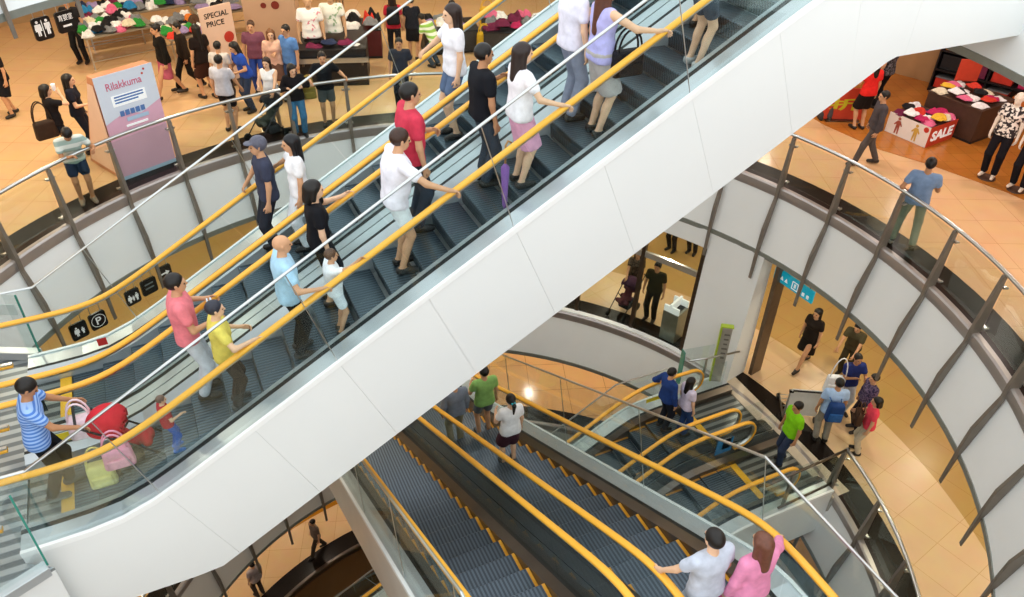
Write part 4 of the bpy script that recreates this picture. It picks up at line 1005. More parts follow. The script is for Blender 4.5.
def display_table(name, label, c, sx, sy, h, rz, topm, legs=True, bodym=None):
    o = thing(name, label, 'table', (c[0], c[1], c[2] if len(c) > 2 else 0.003), rz)
    if legs:
        m = MB(); m.box((0, 0, h - .02), (sx, sy, .04)); m.build('tabletop', topm, o, local=True, bevel=.006)
        for a in (-1, 1):
            for b in (-1, 1):
                m = MB(); m.box((a * (sx / 2 - .04), b * (sy / 2 - .04), (h - .04) / 2), (.04, .04, h - .04)); m.build('leg', STEEL, o, local=True)
        m = MB()
        for b in (-1, 1): m.box((0, b * (sy / 2 - .04), .2), (sx - .1, .025, .025))
        m.build('stretcher', STEEL, o, local=True)
    else:
        m = MB(); m.box((0, 0, h / 2 - .01), (sx, sy, h - .02)); m.build('cabinet', bodym, o, local=True, bevel=.01)
        m = MB(); m.box((0, 0, h - .01), (sx + .03, sy + .03, .03)); m.build('tabletop', topm, o, local=True, bevel=.006)
        m = MB(); m.box((0, 0, .03), (sx + .01, sy + .01, .06)); m.build('plinth', DARK, o, local=True)
    return o
def pile(where, group, c, sx, sy, z, rz, cols, n, seed, size=(.4, .34), h=.1):
    r = random.Random(seed); ca, sa = math.cos(rz), math.sin(rz); k = 0
    nx = max(1, int(sx / (size[0] * .78))); ny = max(1, int(math.ceil(n / nx))); seen = {}
    for i in range(nx):
        for j in range(ny):
            if k >= n: return
            u = (i + .5) / nx * sx - sx / 2 + r.uniform(-.04, .04); v = (j + .5) / ny * sy - sy / 2 + r.uniform(-.04, .04)
            cn = cols[k % len(cols)]
            garment(f'crumpled {cn} garment {where}', group, (c[0] + ca * u - sa * v, c[1] + sa * u + ca * v, z + .006 + .05 * ((i * 2 + j) % 3)), cn, (size[0] * r.uniform(.85, 1.15), size[1] * r.uniform(.85, 1.15)), h * r.uniform(.8, 1.5), r.uniform(-.5, .5) + rz, seed * 50 + k)
            k += 1
TABM = mat('#8d8270', .6, noise=.08, name='table_board')
display_table('clothing_table', 'steel legged clothing table left of the price board, front one', (-.62, 22.75), 1.75, 1.3, .8, R_(15), TABM)
pile('on the front left clothing table', 'clothes on the front left table', (-.62, 22.75), 1.7, 1.25, .8, R_(15), ['white', 'green', 'grey', 'pink', 'white', 'black', 'blue', 'white', 'cream', 'pink', 'grey', 'black'], 30, 3, (.3, .28), .16)
display_table('clothing_table', 'steel legged clothing table close to the price board', (1.05, 21.95), 1.35, 1.5, .8, R_(15), TABM)
pile('on the clothing table nearest the price board', 'clothes on the table by the price board', (1.05, 21.95), 1.3, 1.45, .8, R_(15), ['red', 'green', 'cream', 'black', 'grey', 'white', 'lilac', 'white', 'brown', 'grey', 'orange', 'white'], 26, 5, (.3, .28), .16)
display_table('clothing_table', 'clothing table at the back, against the shop wall', (.2, 24.3), 3.2, 1.2, .8, R_(10), TABM)
pile('on the back clothing table', 'clothes on the back table', (.2, 24.3), 3.1, 1.15, .8, R_(10), ['plum', 'blue', 'navy', 'white', 'grey', 'lilac', 'pink', 'white', 'black', 'cream', 'green'], 36, 8, (.32, .3), .18)
display_table('clothing_table', 'clothing table behind the price board and pillar', (2.2, 23.4), 1.6, 1.1, .8, R_(5), TABM)
pile('on the table behind the price board', 'clothes behind the price board', (2.2, 23.4), 1.5, 1.05, .8, R_(5), ['white', 'lilac', 'grey', 'black', 'white'], 9, 9, h=.18)

# black plinth with two dummies in printed T-shirts
BLK = mat('#1c1b1e', .45, noise=.1, name='black_cabinet')
display_table('display_plinth', 'black display plinth with a steel rail, under two dummies in T-shirts', (4.22, 19.35), 1.62, 1.35, .9, R_(-17), BLK, False, BLK)
m = MB(); a_ = fr(-17); b_ = fr(-107); pcn = Vector((4.22, 19.35, 0))
rl = thing('plinth_rail', 'long flat steel rail along the top of the black plinth', 'rail', tuple(pcn + b_ * .74 + Vector((0, 0, .6))))
m.box(tuple(pcn + b_ * .74 + Vector((0, 0, .66))), (1.7, .05, .12), R_(-17)); m.build('bar', STEEL, rl)
for q in (-.7, .7):
    m = MB(); m.box(tuple(pcn + b_ * .71 + a_ * q + Vector((0, 0, .62))), (.05, .06, .2), R_(-17)); m.build('bracket', STEELD, rl)
TEE1 = spot_mat('#f0f0ee', '#d98a9a', 9, .85, .62); TEE2 = spot_mat('#e9ebe2', '#8fae8a', 9, .85, .6)
person('dummy in a white T-shirt with pink print, on the black plinth', (3.72, 19.3, .905), 255, h=2.0, top=TEE1, bottom=None, hair=None, torso_only=True, hips=.22, stuff_skin='#c9a07c', name='mannequin', vx=.022, cat='mannequin', shoe=None)
person('dummy in a cream T-shirt with green print, right one on the black plinth', (4.3, 19.5, .905), 250, h=2.0, top=TEE2, bottom=None, hair=None, torso_only=True, hips=.22, stuff_skin='#c9a07c', name='mannequin', vx=.022, cat='mannequin', shoe=None)
garment('white paper lying on the front of the black plinth', None, (4.55, 18.85, .91), 'white', (.4, .25), .03, -.3, 71, 'paper_sheet', 'paper')
pile('on the black plinth at the feet of the dummies', 'dark clothes on the plinth', (4.1, 19.05), 1.2, .5, .905, R_(-17), ['plum', 'black', 'navy', 'black'], 5, 12)
display_table('clothing_stand', 'low black stand with red trim, white cloth heaped on top', (5.35, 20.75), .95, 1.0, .75, R_(-17), BLK, False, mat('#5a1c20', .6, noise=.1, name='red_black_cabinet'))
pile('heaped on the low black and red stand', 'clothes on the low stand', (5.35, 20.75), .9, .9, .76, R_(-17), ['white', 'black', 'white', 'grey', 'red', 'black'], 6, 14, h=.26)
rk = thing('clothes_rail', 'chrome clothes rail between the dummies and the low stand', 'rack', (4.75, 20.9, 0.003))
for k in range(4):
    m = MB(); m.tube([(4.6 + .13 * k, 20.55 + .2 * k, 0.003), (4.6 + .13 * k, 20.55 + .2 * k, 1.9)], .022, 8); m.build('post', mat('#b09a7c', .3, .8, name='chrome_rail'), rk)
m = MB(); m.tube([(4.6, 20.55, 1.88), (4.99, 21.15, 1.88)], .02, 8); m.build('top_bar', STEEL, rk)
# goods beyond the far escalator
display_table('goods_bin', 'black bin heaped with plum clothing beyond the far escalator', (9.45, 19.6), 2.1, 1.3, .6, R_(-20), BLK, False, mat('#3a3634', .6, noise=.1, name='dark_bin'))
pile('in the black bin beyond the far escalator', 'clothes in the black bin', (9.45, 19.6), 2.0, 1.25, .62, R_(-20), ['plum', 'grey', 'pink', 'plum', 'black', 'white', 'magenta', 'plum', 'black'], 16, 17, h=.2)
display_table('goods_bin', 'dark goods bin behind the person in the red shirt', (7.6, 20.3), 1.5, 1.1, .6, R_(-10), BLK, False, mat('#3a3634', .6, noise=.1, name='dark_bin'))
pile('in the bin behind the red shirt', 'goods in the second bin', (7.6, 20.3), 1.4, 1.0, .62, R_(-10), ['grey', 'lilac', 'black', 'white', 'yellow'], 9, 19, h=.2)
for k, (x, y, zz, rz_) in enumerate(((8.35, 19.55, .0, 0), (8.2, 21.3, .0, .4), (9.3, 21.6, 0, .2), (6.95, 21.2, 0, .3))):
    bag(['yellow carrier bag nearest the black bin', 'yellow carrier bag farther back, left of the black bin', 'yellow carrier bag behind the black bin', 'yellow carrier bag behind the crouching shopper'][k], (x, y, zz + .003), 250 + rz_ * 50, (.46, .22, .55), '#e6b62e', 'short', 'carrier_bag', 'bag', 'yellow carrier bags')

# hanging washroom signs under the upper storey
def hang_sign(label, p, q, z0, z1, ceil, group=None):
    p = Vector(p); q = Vector(q); d = (q - p).normalized(); n = Vector((d.y, -d.x, 0)); c = (p + q) / 2; wdt = (q - p).length; hh = z1 - z0
    o = thing('hanging_sign', label, 'sign', (c.x, c.y, z0), 0, group)
    m = MB(); r = .05; pts = []
    for cx, cz, a0 in ((wdt / 2 - r, z0 + r, -90), (wdt / 2 - r, z1 - r, 0), (-wdt / 2 + r, z1 - r, 90), (-wdt / 2 + r, z0 + r, 180)):
        for k in range(4): a = R_(a0 + 30 * k); pts.append((cx + r * math.cos(a), cz + r * math.sin(a)))
    m.prism([tuple(c + d * x + n * .02 + Vector((0, 0, z - 0))) for x, z in pts], tuple(-n * .04)); m.build('panel', BLACKP, o)
    for s in (-.3, .3):
        m = MB(); m.tube([tuple(c + d * wdt * s + Vector((0, 0, z1 - .02))), tuple(c + d * wdt * s + Vector((0, 0, ceil)))], .008, 6); m.build('hanger', STEEL, o)
    return o, c, d, n, wdt, hh
def pict(o, c, d, n, z, s, female, m_=None):
    b = c + n * .022 + Vector((0, 0, z)); sh = []
    body = [(-.5, 1.25), (.5, 1.25), (.62, .35), (.42, .35), (.36, .9), (.3, .9), (.62, 0.1), (.28, .1), (.26, -.7), (.06, -.7), (0, .0), (-.06, -.7), (-.26, -.7), (-.28, .1), (-.62, .1), (-.3, .9), (-.36, .9), (-.42, .35), (-.62, .35)] if female else \
        [(-.5, 1.25), (.5, 1.25), (.5, .2), (.36, .2), (.32, .9), (.28, .9), (.28, -.7), (.05, -.7), (0, .1), (-.05, -.7), (-.28, -.7), (-.28, .9), (-.32, .9), (-.36, .2), (-.5, .2)]
    q = MB(); q.prism([tuple(b + d * x * s + Vector((0, 0, y * s))) for x, y in body], tuple(n * .003))
    q.prism([tuple(b + d * .24 * s * math.cos(t * PI / 6) + Vector((0, 0, 1.6 * s + .24 * s * math.sin(t * PI / 6)))) for t in range(12)], tuple(n * .003)); q.build('pictogram', WHITEP, o)
o, c, d, n, wd, hh = hang_sign('black hanging sign with white man and woman figures, top left', (-1.75, 16.48, 0), (-1.46, 16.66, 0), 2.5, 2.9, 3.42)
pict(o, c - d * .085, d, n, 2.66, .105, True); pict(o, c + d * .09, d, n, 2.66, .105, False)
q = MB(); q.box(tuple(c + n * .023 + Vector((0, 0, 2.7))), (.012, .004, .3), math.atan2(d.y, d.x)); q.build('divider', WHITEP, o)
o, c, d, n, wd, hh = hang_sign('black hanging sign with white writing, beside the man and woman sign', (-1.38, 16.79, 0), (-1.07, 17.0, 0), 2.5, 2.88, 3.42)
text_mesh('育嬰室', .12, plane_matrix(tuple(c + n * .023 + Vector((0, 0, 2.76))), d, (0, 0, 1)), 'lettering', WHITEP, o, .002, width=.28)
q = MB(); q.box(tuple(c + n * .023 + Vector((0, 0, 2.62))), (.17, .004, .035), math.atan2(d.y, d.x)); q.build('printed_line', WHITEP, o)
# signs under the shop floor, above the left of the floor below
o, c, d, n, wd, hh = hang_sign('black hanging sign with people pictogram, leftmost under the white ring', (-2.68, 14.62, 0), (-2.38, 14.78, 0), -2.82, -2.44, -1.4)
pict(o, c - d * .05, d, n, -2.68, .085, True); pict(o, c + d * .07, d, n, -2.68, .06, False)
o, c, d, n, wd, hh = hang_sign('black hanging parking sign with a white letter in a ring', (-2.32, 14.80, 0), (-2.02, 14.96, 0), -2.8, -2.42, -1.4)
text_mesh('P', .24, plane_matrix(tuple(c + n * .023 + Vector((0, 0, -2.62))), d, (0, 0, 1)), 'lettering', WHITEP, o, .002, bold=.003)
q = MB(); rr_ = [tuple(c + n * .022 + d * .14 * math.cos(t * PI / 12) + Vector((0, 0, -2.61 + .14 * math.sin(t * PI / 12)))) for t in range(25)]; q.tube(rr_, .006, 5, caps=False); q.build('ring', WHITEP, o)
o, c, d, n, wd, hh = hang_sign('black hanging sign with white family pictogram, third under the white ring', (-1.62, 15.42, 0), (-1.34, 15.58, 0), -2.82, -2.46, -1.4)
for x, s_, f_ in ((-.08, .075, True), (0, .05, False), (.08, .075, False)): pict(o, c + d * x, d, n, -2.70, s_, f_)
o, c, d, n, wd, hh = hang_sign('dark hanging sign with two lines of small writing, fourth under the white ring', (-1.29, 15.66, 0), (-.98, 15.84, 0), -2.82, -2.44, -1.4)
for k in range(2):
    q = MB(); q.box(tuple(c + n * .023 + Vector((0, 0, -2.56 - .1 * k))), (.2, .004, .03), math.atan2(d.y, d.x)); q.build('printed_line', mat('#8fa2a8', .5, name='pale_print'), o)
o, c, d, n, wd, hh = hang_sign('dark hanging sign with a pale arrow, fifth under the white ring', (-.92, 16.05, 0), (-.64, 16.22, 0), -2.8, -2.44, -1.4)
q = MB(); b_ = c + n * .022 + Vector((0, 0, -2.62)); q.prism([tuple(b_ + d * x + Vector((0, 0, z))) for x, z in ((-.1, .02), (.02, .02), (.02, .07), (.11, 0), (.02, -.07), (.02, -.02), (-.1, -.02))], tuple(n * .003)); q.build('arrow', WHITEP, o)

# tips of the posts of the storey above
balustrade('ring_balustrade', 'grey post tips hanging below the white edge in the top left corner', CA, ZU + .3, [113.6, 122.6, 131.6, 140.6], [(113.6, 122.6), (122.6, 131.6), (131.6, 140.6)], (113.6, 140.6))

# short glass screens at the lower landing
def screen(label, pts, z, h, shoe=.13, notice=False, th=.016):
    P = [Vector(p) for p in pts]; o = thing('glass_screen', label, 'glass screen', (P[0].x, P[0].y, z))
    d = (P[1] - P[0]).normalized(); n = Vector((-d.y, d.x, 0))
    m = MB(); m.box(tuple((P[0] + P[1]) / 2 + Vector((0, 0, z + shoe / 2))), ((P[1] - P[0]).length, .14, shoe), math.atan2(d.y, d.x)); m.build('base_channel', DECKGREY, o, bevel=.008)
    m = MB(); m.box(tuple((P[0] + P[1]) / 2 + Vector((0, 0, z + shoe + (h - shoe) / 2 - .02))), ((P[1] - P[0]).length - .02, th, h - shoe), math.atan2(d.y, d.x)); m.build('glass', GLASS, o)
    m = MB(); m.box(tuple(P[0] - d * .008 + Vector((0, 0, z + shoe + (h - shoe) / 2 - .02))), (.02, th + .004, h - shoe), math.atan2(d.y, d.x)); m.build('edge', GLEDGE, o, label='green glass edge')
    if notice:
        m = MB(); m.box(tuple(P[0] + d * .2 - n * .013 * notice + Vector((0, 0, z + h - .28))), (.26, .006, .18), math.atan2(d.y, d.x)); nt = m.build('notice', LABELW, o)
        m = MB(); m.box(tuple(P[0] + d * .2 - n * .018 * notice + Vector((0, 0, z + h - .25))), (.18, .006, .08), math.atan2(d.y, d.x)); m.build('print', BLACKP, nt)
    return o
screen('glass screen in a steel channel at the bottom left corner of the picture', [(-2.24, 6.58, 0), (-4.2, 5.72, 0)], 0.003, 1.25)
screen('glass screen with a small white notice at the left edge, behind the big escalators', [(-2.36, 10.42, 0), (-4.1, 11.25, 0)], 0.003, 1.12, notice=1)

# green edged post with glass and rail beside the small escalators
GREENE = mat('#a9c23a', .4, noise=.05, name='lime_edge')
to = thing('notice_post', 'tall grey notice post with lime green edge at the head of the small escalators', 'post', (10.0, 10.06, ZB + .004), R_(-35))
m = MB(); m.box((0, 0, .86), (.22, .10, 1.68)); m.build('panel', mat('#b3b0a6', .4, .4, noise=.06, name='grey_panel'), to, local=True, bevel=.02)
m = MB(); m.box((-.125, 0, .86), (.035, .14, 1.72)); m.box((0, 0, 1.72), (.26, .13, .03)); m.build('edge', GREENE, to, local=True, bevel=.008, label='lime green edge')
m = MB()
for k in range(6): m.box((.02, -.052, 1.52 - .13 * k), (.12 - .02 * (k % 3), .004, .045))
m.build('printed_line', mat('#6f6c64', .5, name='faint_print'), to, local=True)
gs = thing('glass_rail', 'short glass rail with a round bar between the white wall and the notice post', 'railing', (9.3, 10.3, ZB + .004))
m = MB(); m.box((9.62, 10.36, ZB + .55), (.75, .014, .98), R_(-9)); m.build('glass', GLASS, gs)
m = MB(); m.tube([(9.2, 10.14, -3.86), (9.7, 10.06, -3.86), (10.42, 9.97, -3.86)], .024, 8); m.build('bar', STEEL, gs, smooth=True)
for x in (9.62,):
    m = MB(); m.box((x, 10.07, ZB + .47), (.05, .03, .92)); m.build('post', STEEL, gs)
m = MB(); m.box((9.24, 10.42, ZB + .5), (.02, .16, 1.0), R_(-9)); m.build('end_glass', GLEDGE, gs)
# side rail of the small landing
lr = thing('landing_rail', 'steel and glass side rail between the small escalators and the curved balustrade', 'railing', (9.6, 6.6, ZB + .004))
m = MB(); m.tube([(10.42, 6.66, -3.7), (9.5, 6.62, -3.7), (8.35, 6.58, -3.7)], .028, 8); m.build('bar', STEELD, lr, smooth=True)
m = MB(); m.tube([(10.42, 6.66, -4.62), (8.9, 6.6, -4.62)], .024, 8); m.build('lower_bar', STEELD, lr, smooth=True)
m = MB(); m.box((9.4, 6.62, -4.2), (1.9, .014, .78), R_(2)); m.build('glass', GLASSR, lr)
for x in (9.05, 10.3):
    m = MB(); m.box((x, 6.63, -4.25), (.06, .05, 1.1)); m.build('post', POSTM, lr)

# litter bin and pushchairs
lb = thing('litter_bin', 'steel litter bin behind the shop front glass, next to the white wall', 'bin', (10.1, 11.95, ZB + .004), R_(25))
m = MB(); m.box((0, 0, .42), (.5, .42, .84)); m.build('body', mat('#8d8f86', .35, .6, noise=.08, name='bin_steel'), lb, local=True, bevel=.015)
m = MB(); m.box((0, .02, .97), (.5, .06, .22)); m.box((-.22, 0, .93), (.05, .4, .18)); m.box((.22, 0, .93), (.05, .4, .18)); m.build('hood', WHITEP, lb, local=True, bevel=.01)
m = MB(); m.box((0, 0, .846), (.38, .28, .02)); m.build('opening', DARK, lb, local=True)
def pushchair(label, loc, face, c1, c2, hood=True, s=1.0):
    o = thing('pushchair', label, 'pushchair', loc, R_(face - 90))
    fm = mat('#3a3c40', .4, .6, name='pram_frame')
    for sx in (-1, 1):
        m = MB(); m.tube([(sx * .22, -.5, 1.0), (sx * .22, -.42, .92), (sx * .22, .05, .42), (sx * .22, .35, .1)], .013, 6); m.tube([(sx * .22, -.02, .5), (sx * .22, -.32, .1)], .012, 6); m.build('frame', fm, o, smooth=True, local=True)
        for yy, rr in ((.36, .085), (-.33, .1)):
            m = MB(); prof = [(rr * math.cos(PI * 2 * k / 14), rr * math.sin(PI * 2 * k / 14)) for k in range(14)]
            m.prism([(sx * .22 - .02, yy + a, rr + b) for a, b in prof], (.04, 0, 0)); m.build('wheel', DARK, o, local=True, bevel=.008)
    m = MB(); m.tube([(-.22, -.5, 1.0), (.22, -.5, 1.0)], .016, 8); m.build('handle', DARK, o, local=True)
    pr = [((-.13, .12, .40), (.13, .12, .40), .06, .06), ((-.13, -.1, .42), (.13, -.1, .42), .06, .06), ((-.13, -.2, .62), (.13, -.2, .62), .05, .05), ((-.13, -.25, .8), (.13, -.25, .8), .045, .045), ((0, .12, .40), (0, -.12, .42), .1, .1), ((0, -.15, .5), (0, -.25, .78), .1, .08)]
    V, F = net(pr, .018, .012); smooth_obj('seat', V, F, cloth(c1, .8), o)
    if hood:
        def hf(P):
            d = _ell(P, (0, -.2, .74), (.23, .25, .24)); return np.maximum(np.maximum(d, -_ell(P, (0, -.17, .70), (.205, .24, .215))), .70 - P[:, 2])
        V, F = surface_net(hf, (-.3, -.5, .6), (.3, .25, 1.1), .02); smooth_obj('hood', V, F, cloth(c2, .8), o)
    V, F = rbox_net(.16, .14, .1, .05, .018); smooth_obj('basket', V + np.array([0, -.1, .22]), F, cloth('#2a2a2e', .8), o)
    return o
pushchair('red hooded pushchair with a pink bag, pushed onto the near escalator', (-1.2, 7.78, .05), 4, '#b8222e', '#c62a36')
bag('pink bag hanging on the red pushchair', (-1.38, 7.44, .40), -90, (.34, .14, .3), '#ee9fb8', 'short')
bag('white and pink bag on the handles of the red pushchair', (-1.68, 7.86, .62), -90, (.32, .16, .3), '#f0d7de', 'short')
bag('pale yellow bag slung behind the red pushchair', (-1.62, 7.5, .12), -90, (.3, .14, .36), '#e2d98a', 'short')
person('small child with brown hair in blue and red, riding ahead of the red pushchair', ride(PM, swM, -.78, 7.45, NR), 10, h=.86, top='#b8303a', bottom='trousers', bcol='#2f5fb0', hair='short', hcol='#6a5448', skin='light', vx=.015, shoe='#2f6fd0', handR='bend')
pushchair('black pushchair beside the girl in the white vest', (1.95, 16.35, .006), 205, '#3a3f3a', '#22242a')
pushchair('maroon pushchair behind the shop front glass', (9.5, 13.25, ZB + .006), 205, '#5a3038', '#43283c')

# bags and things people carry
bag('dark brown shoulder bag of the woman drinking', (-2.12, 16.62, .62), 110, (.42, .16, .36), '#3a2a20', 'short', sh=.4)
bag('navy rucksack on the back of the man in pale blue', (10.86, 7.52, -3.92), 240, (.34, .18, .46), '#1c3c74', 'back', 'rucksack', accent='#2a5a9a')
bag('white shopping bag carried by the man in navy', (11.66, 8.32, -4.12), 240, (.42, .14, .46), '#e9ecf2', 'one', 'shopping_bag', sh=.55)
bag('brown bag held by the woman in coral red', (11.36, 7.34, -3.98), 140, (.36, .14, .28), '#4a3324', 'short')
bag('black handbag of the woman in lilac', (4.86, 7.32, PM.z(4.75) + .66), -90, (.4, .16, .3), '#17171d', 'short')
bag('black rucksack of the person in the red shirt', (5.88, 19.66, 1.0), 255, (.34, .2, .44), '#1a1a20', 'back', 'rucksack')
bag('tan handbag of the girl in the black jacket', (2.95, 16.42, .72), 265, (.3, .12, .28), '#a08a44', 'short')
bag('white cup-sized purse in the hands of the person in salmon pink', (-.02, 8.16, PM.z(-.3) + .88), 0, (.2, .08, .16), '#dfe6ea', 'short')
um = thing('umbrella', 'closed purple umbrella held by the girl in white and pink', 'umbrella', (3.38, 7.32, PM.z(3.38) + .02))
x_, y_, z_ = 3.38, 7.32, PM.z(3.38) + .04
m = MB(); m.tube([(x_, y_, z_), (x_, y_, z_ + .08), (x_, y_, z_ + .55), (x_, y_, z_ + .6)], [.01, .03, .05, .012], 10); m.build('canopy', mat('#8a5aa4', .6, name='purple_cloth'), um, smooth=True)
m = MB(); m.tube([(x_, y_, z_ + .58), (x_, y_, z_ + .82), (x_ + .03, y_, z_ + .87), (x_ + .07, y_, z_ + .84)], .012, 8); m.build('handle', mat('#c08a4a', .5, name='wood_handle'), um, smooth=True)
cu = thing('paper_cup', 'white cup the woman in black is drinking from', 'cup', (-1.79, 16.99, 1.40))
m = MB(); m.tube([(-1.79, 16.99, 1.40), (-1.79, 16.99, 1.52)], [.032, .042], 12); m.build('cup', WHITEP, cu, smooth=True, auto=40)
m = MB(); m.tube([(-1.79, 16.99, 1.52), (-1.79, 16.99, 1.532)], [.045, .042], 12); m.build('lid', WHITEP, cu)

# luggage trolley on the floor below
lt = thing('luggage_trolley', 'steel luggage trolley with a white advertising board, beside the man in pale blue', 'trolley', (10.98, 8.36, ZB + .004), R_(-30))
for s in (-1, 1):
    m = MB(); m.tube([(s * .36, -.12, 1.0), (s * .36, 0, .92), (s * .36, 0, .12), (s * .3, .75, .12)], .02, 8); m.build('frame', STEEL, lt, smooth=True, local=True)
    for yy in (.02, .7):
        m = MB(); m.prism([(s * .33 - .02, yy + .07 * math.cos(PI * k / 6), .07 + .07 * math.sin(PI * k / 6)) for k in range(12)], (.04, 0, 0)); m.build('wheel', DARK, lt, local=True)
m = MB(); m.tube([(-.36, -.12, 1.0), (.36, -.12, 1.0)], .02, 8); m.build('handle', DARK, lt, local=True)
m = MB(); m.box((0, .02, .56), (.66, .02, .74)); bdp = m.build('board', mat('#e9e6df', .4, noise=.04, name='white_board'), lt, local=True, bevel=.01)
m = MB(); m.box((-.05, .034, .62), (.08, .006, .1)); m.build('mark', BLACKP, bdp, local=True)
m = MB(); m.box((.14, .034, .5), (.05, .006, .05)); m.build('mark', BLACKP, bdp, local=True)
m = MB()
for k in range(6): m.tube([(-.3, .1 + .12 * k, .13), (.3, .1 + .12 * k, .13)], .01, 6)
m.build('platform', STEEL, lt, local=True)
for x in (-.34, .34):
    m = MB(); m.box((x, .0, .88), (.09, .05, .06)); m.build('corner', DARK, lt, local=True)

# ---------------------------------------------------------------- right shop
WOODF = tile_mat('#b87430', '#ad6c2b', .35, .22, '#7a4a1c', R_(20), 'shop_wood_floor', .004)
poly = [(13.72, 12.3), (13.95, 10.84), (14.4, 9.89), (14.86, 8.44), (15.1, 6.9), (21, 5), (22.2, 16), (13.9, 16)]
m = MB(); m.prism([(x, y, .002) for x, y in poly], (0, 0, .008)); struct(m.build('floor', WOODF))
SALEW = mat('#ece6e0', .5, noise=.02, name='sale_white'); SALER = mat('#c9442c', .5, noise=.05, name='sale_red'); SHOPD = mat('#4a3428', .5, noise=.12, name='dark_wood')
sx0, sy0 = 15.34, 11.1
st = thing('sale_bin', 'low sale bin with white and red faces at the front of the right shop', 'display', (sx0, sy0, .011), R_(8))
m = MB(); m.box((0, 0, .22), (.96, 1.02, .44)); m.build('body', SHOPD, st, local=True)
m = MB(); m.box((-.485, 0, .23), (.01, 1.02, .46)); wp = m.build('white_face', SALEW, st, local=True)
m = MB(); m.box((0, -.515, .23), (.97, .01, .46)); rp = m.build('red_face', SALER, st, local=True)
MX = Matrix.Translation((sx0, sy0, .011)) @ Matrix.Rotation(R_(8), 4, 'Z')
text_mesh('SALE', .3, MX @ plane_matrix((0, -.522, .22), (1, 0, 0), (0, 0, 1)), 'lettering', WHITEP, rp, bold=.012, width=.78)
for yy, cl in ((.24, '#a05040'), (-.2, '#c9a24a')):
    m = MB(); w_ = -.493
    m.prism([(w_, yy + a, b) for a, b in ((-.05, .04), (-.02, .04), (-.005, .2), (.02, .04), (.05, .04), (.04, .26), (.09, .22), (.1, .25), (.03, .34), (-.04, .34), (-.1, .24), (-.08, .22), (-.045, .27))], (-.004, 0, 0))
    m.prism([(w_, yy + .035 * math.cos(t * PI / 5), .385 + .035 * math.sin(t * PI / 5)) for t in range(10)], (-.004, 0, 0)); m.build('printed_figure', mat(cl, .5), wp, local=True)
m = MB(); m.prism([(-.493, -.42 + .06 * math.cos(t * PI / 8), .38 + .06 * math.sin(t * PI / 8)) for t in range(16)], (-.004, 0, 0)); m.build('red_disc', REDP, wp, local=True)
pile('in the low sale bin', 'clothes in the sale bin', (sx0, sy0), .92, .98, .455, R_(8), ['pink', 'magenta', 'white', 'plum', 'yellow', 'white', 'red', 'black', 'cream', 'magenta', 'navy', 'white'], 14, 23, size=(.28, .3), h=.1)
display_table('sale_counter', 'dark wooden counter of folded clothes behind the sale bin', (16.55, 11.0), 1.25, 1.3, .78, R_(8), SHOPD, False, SHOPD)
pile('folded on the dark counter', 'clothes on the dark counter', (16.55, 11.0), 1.2, 1.25, .80, R_(8), ['white', 'pink', 'white', 'cream', 'red', 'white', 'black', 'yellow', 'magenta', 'black'], 16, 29, size=(.3, .32), h=.07)
def red_sign(label, c, rzd, w_, h_, txt=None, tcol=WHITEP, z0=0.011, base=True):
    o = thing('sale_sign', label, 'sign', (c[0], c[1], z0), R_(rzd))
    m = MB(); m.box((0, 0, h_ / 2 + .03), (w_, .03, h_)); p_ = m.build('panel', SALER, o, local=True, bevel=.006)
    m = MB(); m.box((0, 0, .02), (w_ * .8, .22, .04)); m.build('foot', STEELD, o, local=True)
    if txt: text_mesh(txt, h_ * .4, Matrix.Translation((c[0], c[1], z0)) @ Matrix.Rotation(R_(rzd), 4, 'Z') @ plane_matrix((0, -.018, h_ * .5), (1, 0, 0), (0, 0, 1)), 'lettering', tcol, p_, bold=.006, width=w_ * .8)
    return o
red_sign('large red sale board at the back of the right shop, near the white overhang', (18.3, 13.7), -65, 1.5, 1.0, 'SALE', mat('#e8b8a0', .5, name='pale_letter'))
red_sign('small red sign standing on the dark counter', (16.95, 11.55), -30, .5, .5, None, z0=.83)
red_sign('red board with yellow writing at the entrance of the right shop', (14.25, 12.35), -25, .95, .75, '折', mat('#c9c02a', .5, name='yellow_letter'))
sh_ = thing('shelving_unit', 'dark shelving with red and grey boxes along the back wall of the right shop', 'shelves', (18.55, 11.35, .011), R_(-68))
m = MB(); m.box((0, .22, 1.0), (3.6, .03, 2.0)); m.build('back_panel', SHOPD, sh_, local=True)
for x in (-1.8, -.6, .6, 1.8):
    m = MB(); m.box((x, 0, 1.0), (.04, .46, 2.0)); m.build('side_panel', BLK, sh_, local=True)
for z in (.08, .55, 1.02, 1.5, 1.98):
    m = MB(); m.box((0, 0, z), (3.6, .46, .04)); m.build('shelf', BLK, sh_, local=True)
r = random.Random(4); SM = Matrix.Translation((18.55, 11.35, .011)) @ Matrix.Rotation(R_(-68), 4, 'Z')
for zi, z in enumerate((.1, .57, 1.04, 1.52, 2.0)):
    for xi in range(6):
        x = -1.5 + .6 * xi; cn = ['red', 'grey', 'magenta', 'black', 'red', 'plum', 'orange'][(zi * 3 + xi * 2) % 7]
        sz = (.46, .34, r.uniform(.22, .34)); p_ = SM @ Vector((x, 0, z + .003))
        bx_ = thing('storage_box', f'{cn} box on the {["lowest", "second", "third", "fourth", "top"][zi]} level of the dark shelving', 'box', tuple(p_), R_(-68), 'boxes on the dark shelving')
        m = MB(); m.box((0, 0, sz[2] / 2), sz); m.build('body', mat(CN[cn], .6, noise=.1), bx_, local=True, bevel=.01)
        m = MB(); m.box((0, 0, sz[2] + .01), (sz[0] + .02, sz[1] + .02, .03)); m.build('lid', mat(CN['grey' if cn == 'red' else cn], .6, noise=.1), bx_, local=True, bevel=.006)
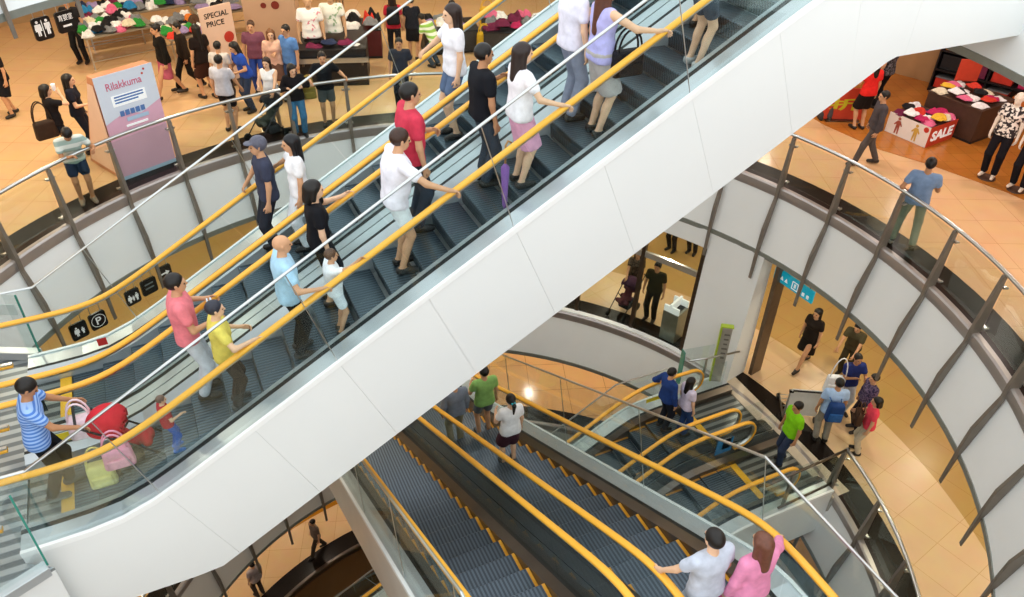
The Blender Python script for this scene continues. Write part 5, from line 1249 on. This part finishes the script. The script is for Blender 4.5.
m = MB(); m.prism([(17.6, 14.6, .011), (19.15, 10.75, .011), (19.6, 9.6, .011), (20.2, 6.5, .011), (20.4, 6.5, .011), (19.8, 9.7, .011), (17.8, 14.8, .011)], (0, 0, 3.4)); struct(m.build('wall_right', mat('#b08a60', .6, noise=.08, scale=1.5, name='tan_wall')))
def rack(label, c, rzd, n_, cols, h_=1.45, L=1.4):
    o = thing('clothes_rack', label, 'rack', (c[0], c[1], .011), R_(rzd))
    for x in (-L / 2, L / 2):
        m = MB(); m.tube([(x, 0, .02), (x, 0, h_)], .018, 8); m.tube([(x, -.25, .02), (x, .25, .02)], .018, 8); m.build('stand', STEEL, o, local=True)
    m = MB(); m.tube([(-L / 2, 0, h_), (L / 2, 0, h_)], .018, 8); m.build('bar', STEEL, o, local=True)
    M_ = Matrix.Translation((c[0], c[1], .011)) @ Matrix.Rotation(R_(rzd), 4, 'Z')
    for k in range(n_):
        x = -L / 2 + .12 + (L - .24) * k / (n_ - 1); cn = cols[k % len(cols)]; p_ = M_ @ Vector((x, 0, h_ - .85))
        g = thing('hanging_garment', f'{cn} garment hanging on the {label.split(",")[0]}', 'clothes', tuple(p_), R_(rzd + rnd.uniform(-8, 8)), 'clothes on the ' + label.split(',')[0])
        pr = [((0, -.16, .68), (0, .16, .68), .035, .035), ((0, -.17, .1), (0, .17, .1), .045, .045), ((0, 0, .68), (0, 0, .1), .05, .06), ((0, -.13, .66), (0, -.17, .1), .04, .045), ((0, .13, .66), (0, .17, .1), .04, .045)]
        V, F = net(pr, .03, .012); smooth_obj('cloth', V, F, mat(CN[cn], .85, 0, .15, 12, .2), g)
        m = MB(); m.tube([(0, 0, .68), (0, 0, .82), (0, .02, .86)], .006, 6); m.build('hook', STEEL, g, local=True)
rack('rack left of the red shirt, in the right shop', (14.6, 13.2), 35, 8, ['grey', 'black', 'plum', 'cream'])
rack('rack behind the red shirt, deep in the right shop', (16.0, 13.6), 20, 8, ['plum', 'black', 'orange', 'grey'])
PAT = spot_mat('#efe9e4', '#2a2226', 16, .85, .5, 'black_white_print'); PAT2 = spot_mat('#d8285c', '#2a1a20', 14, .85, .58, 'pink_black_print')
def manq(label, x, y, face, top, b='trousers'):
    o = person(label, (x, y, .06), face, h=1.78, top=top, bottom=b, bcol='#15131a', hair=None, shoe=None, stuff_skin='#e9ddd0', female=True, vx=.02, name='mannequin', cat='mannequin', trousers_len=.3)
    m = MB(); m.tube([(0, 0, -.05), (0, 0, -.02)], [.17, .16], 20); m.build('base', SHOPD, o, local=True); return o
manq('pale mannequin in a black and white printed top, left one at the shop front', 15.0, 9.0, 200, PAT)
manq('pale mannequin in a pink and black top, right of the black and white one', 15.1, 8.4, 195, PAT2)
manq('pale mannequin at the right edge of the picture, behind the pink one', 15.15, 7.75, 195, PAT)
person('person in brown at the right edge of the picture, behind the balustrade', (11.15, 4.85, .003), 110, h=1.6, top='#5a2a1a', sleeve='long', bottom='longskirt', bcol='#4a2416', hair='long', skin='mid', female=True, vx=.022)
# ---------------------------------------------------------------- view
sc.view_settings.view_transform = 'Standard'; sc.view_settings.look = 'None'
sc.view_settings.gamma = 1; sc.view_settings.use_curve_mapping = False
sc.view_settings.exposure = .36
sc.cycles.transparent_max_bounces = 32
sc.cycles.max_bounces = 8; sc.cycles.diffuse_bounces = 4; sc.cycles.glossy_bounces = 3
sc.cycles.sample_clamp_indirect = 4
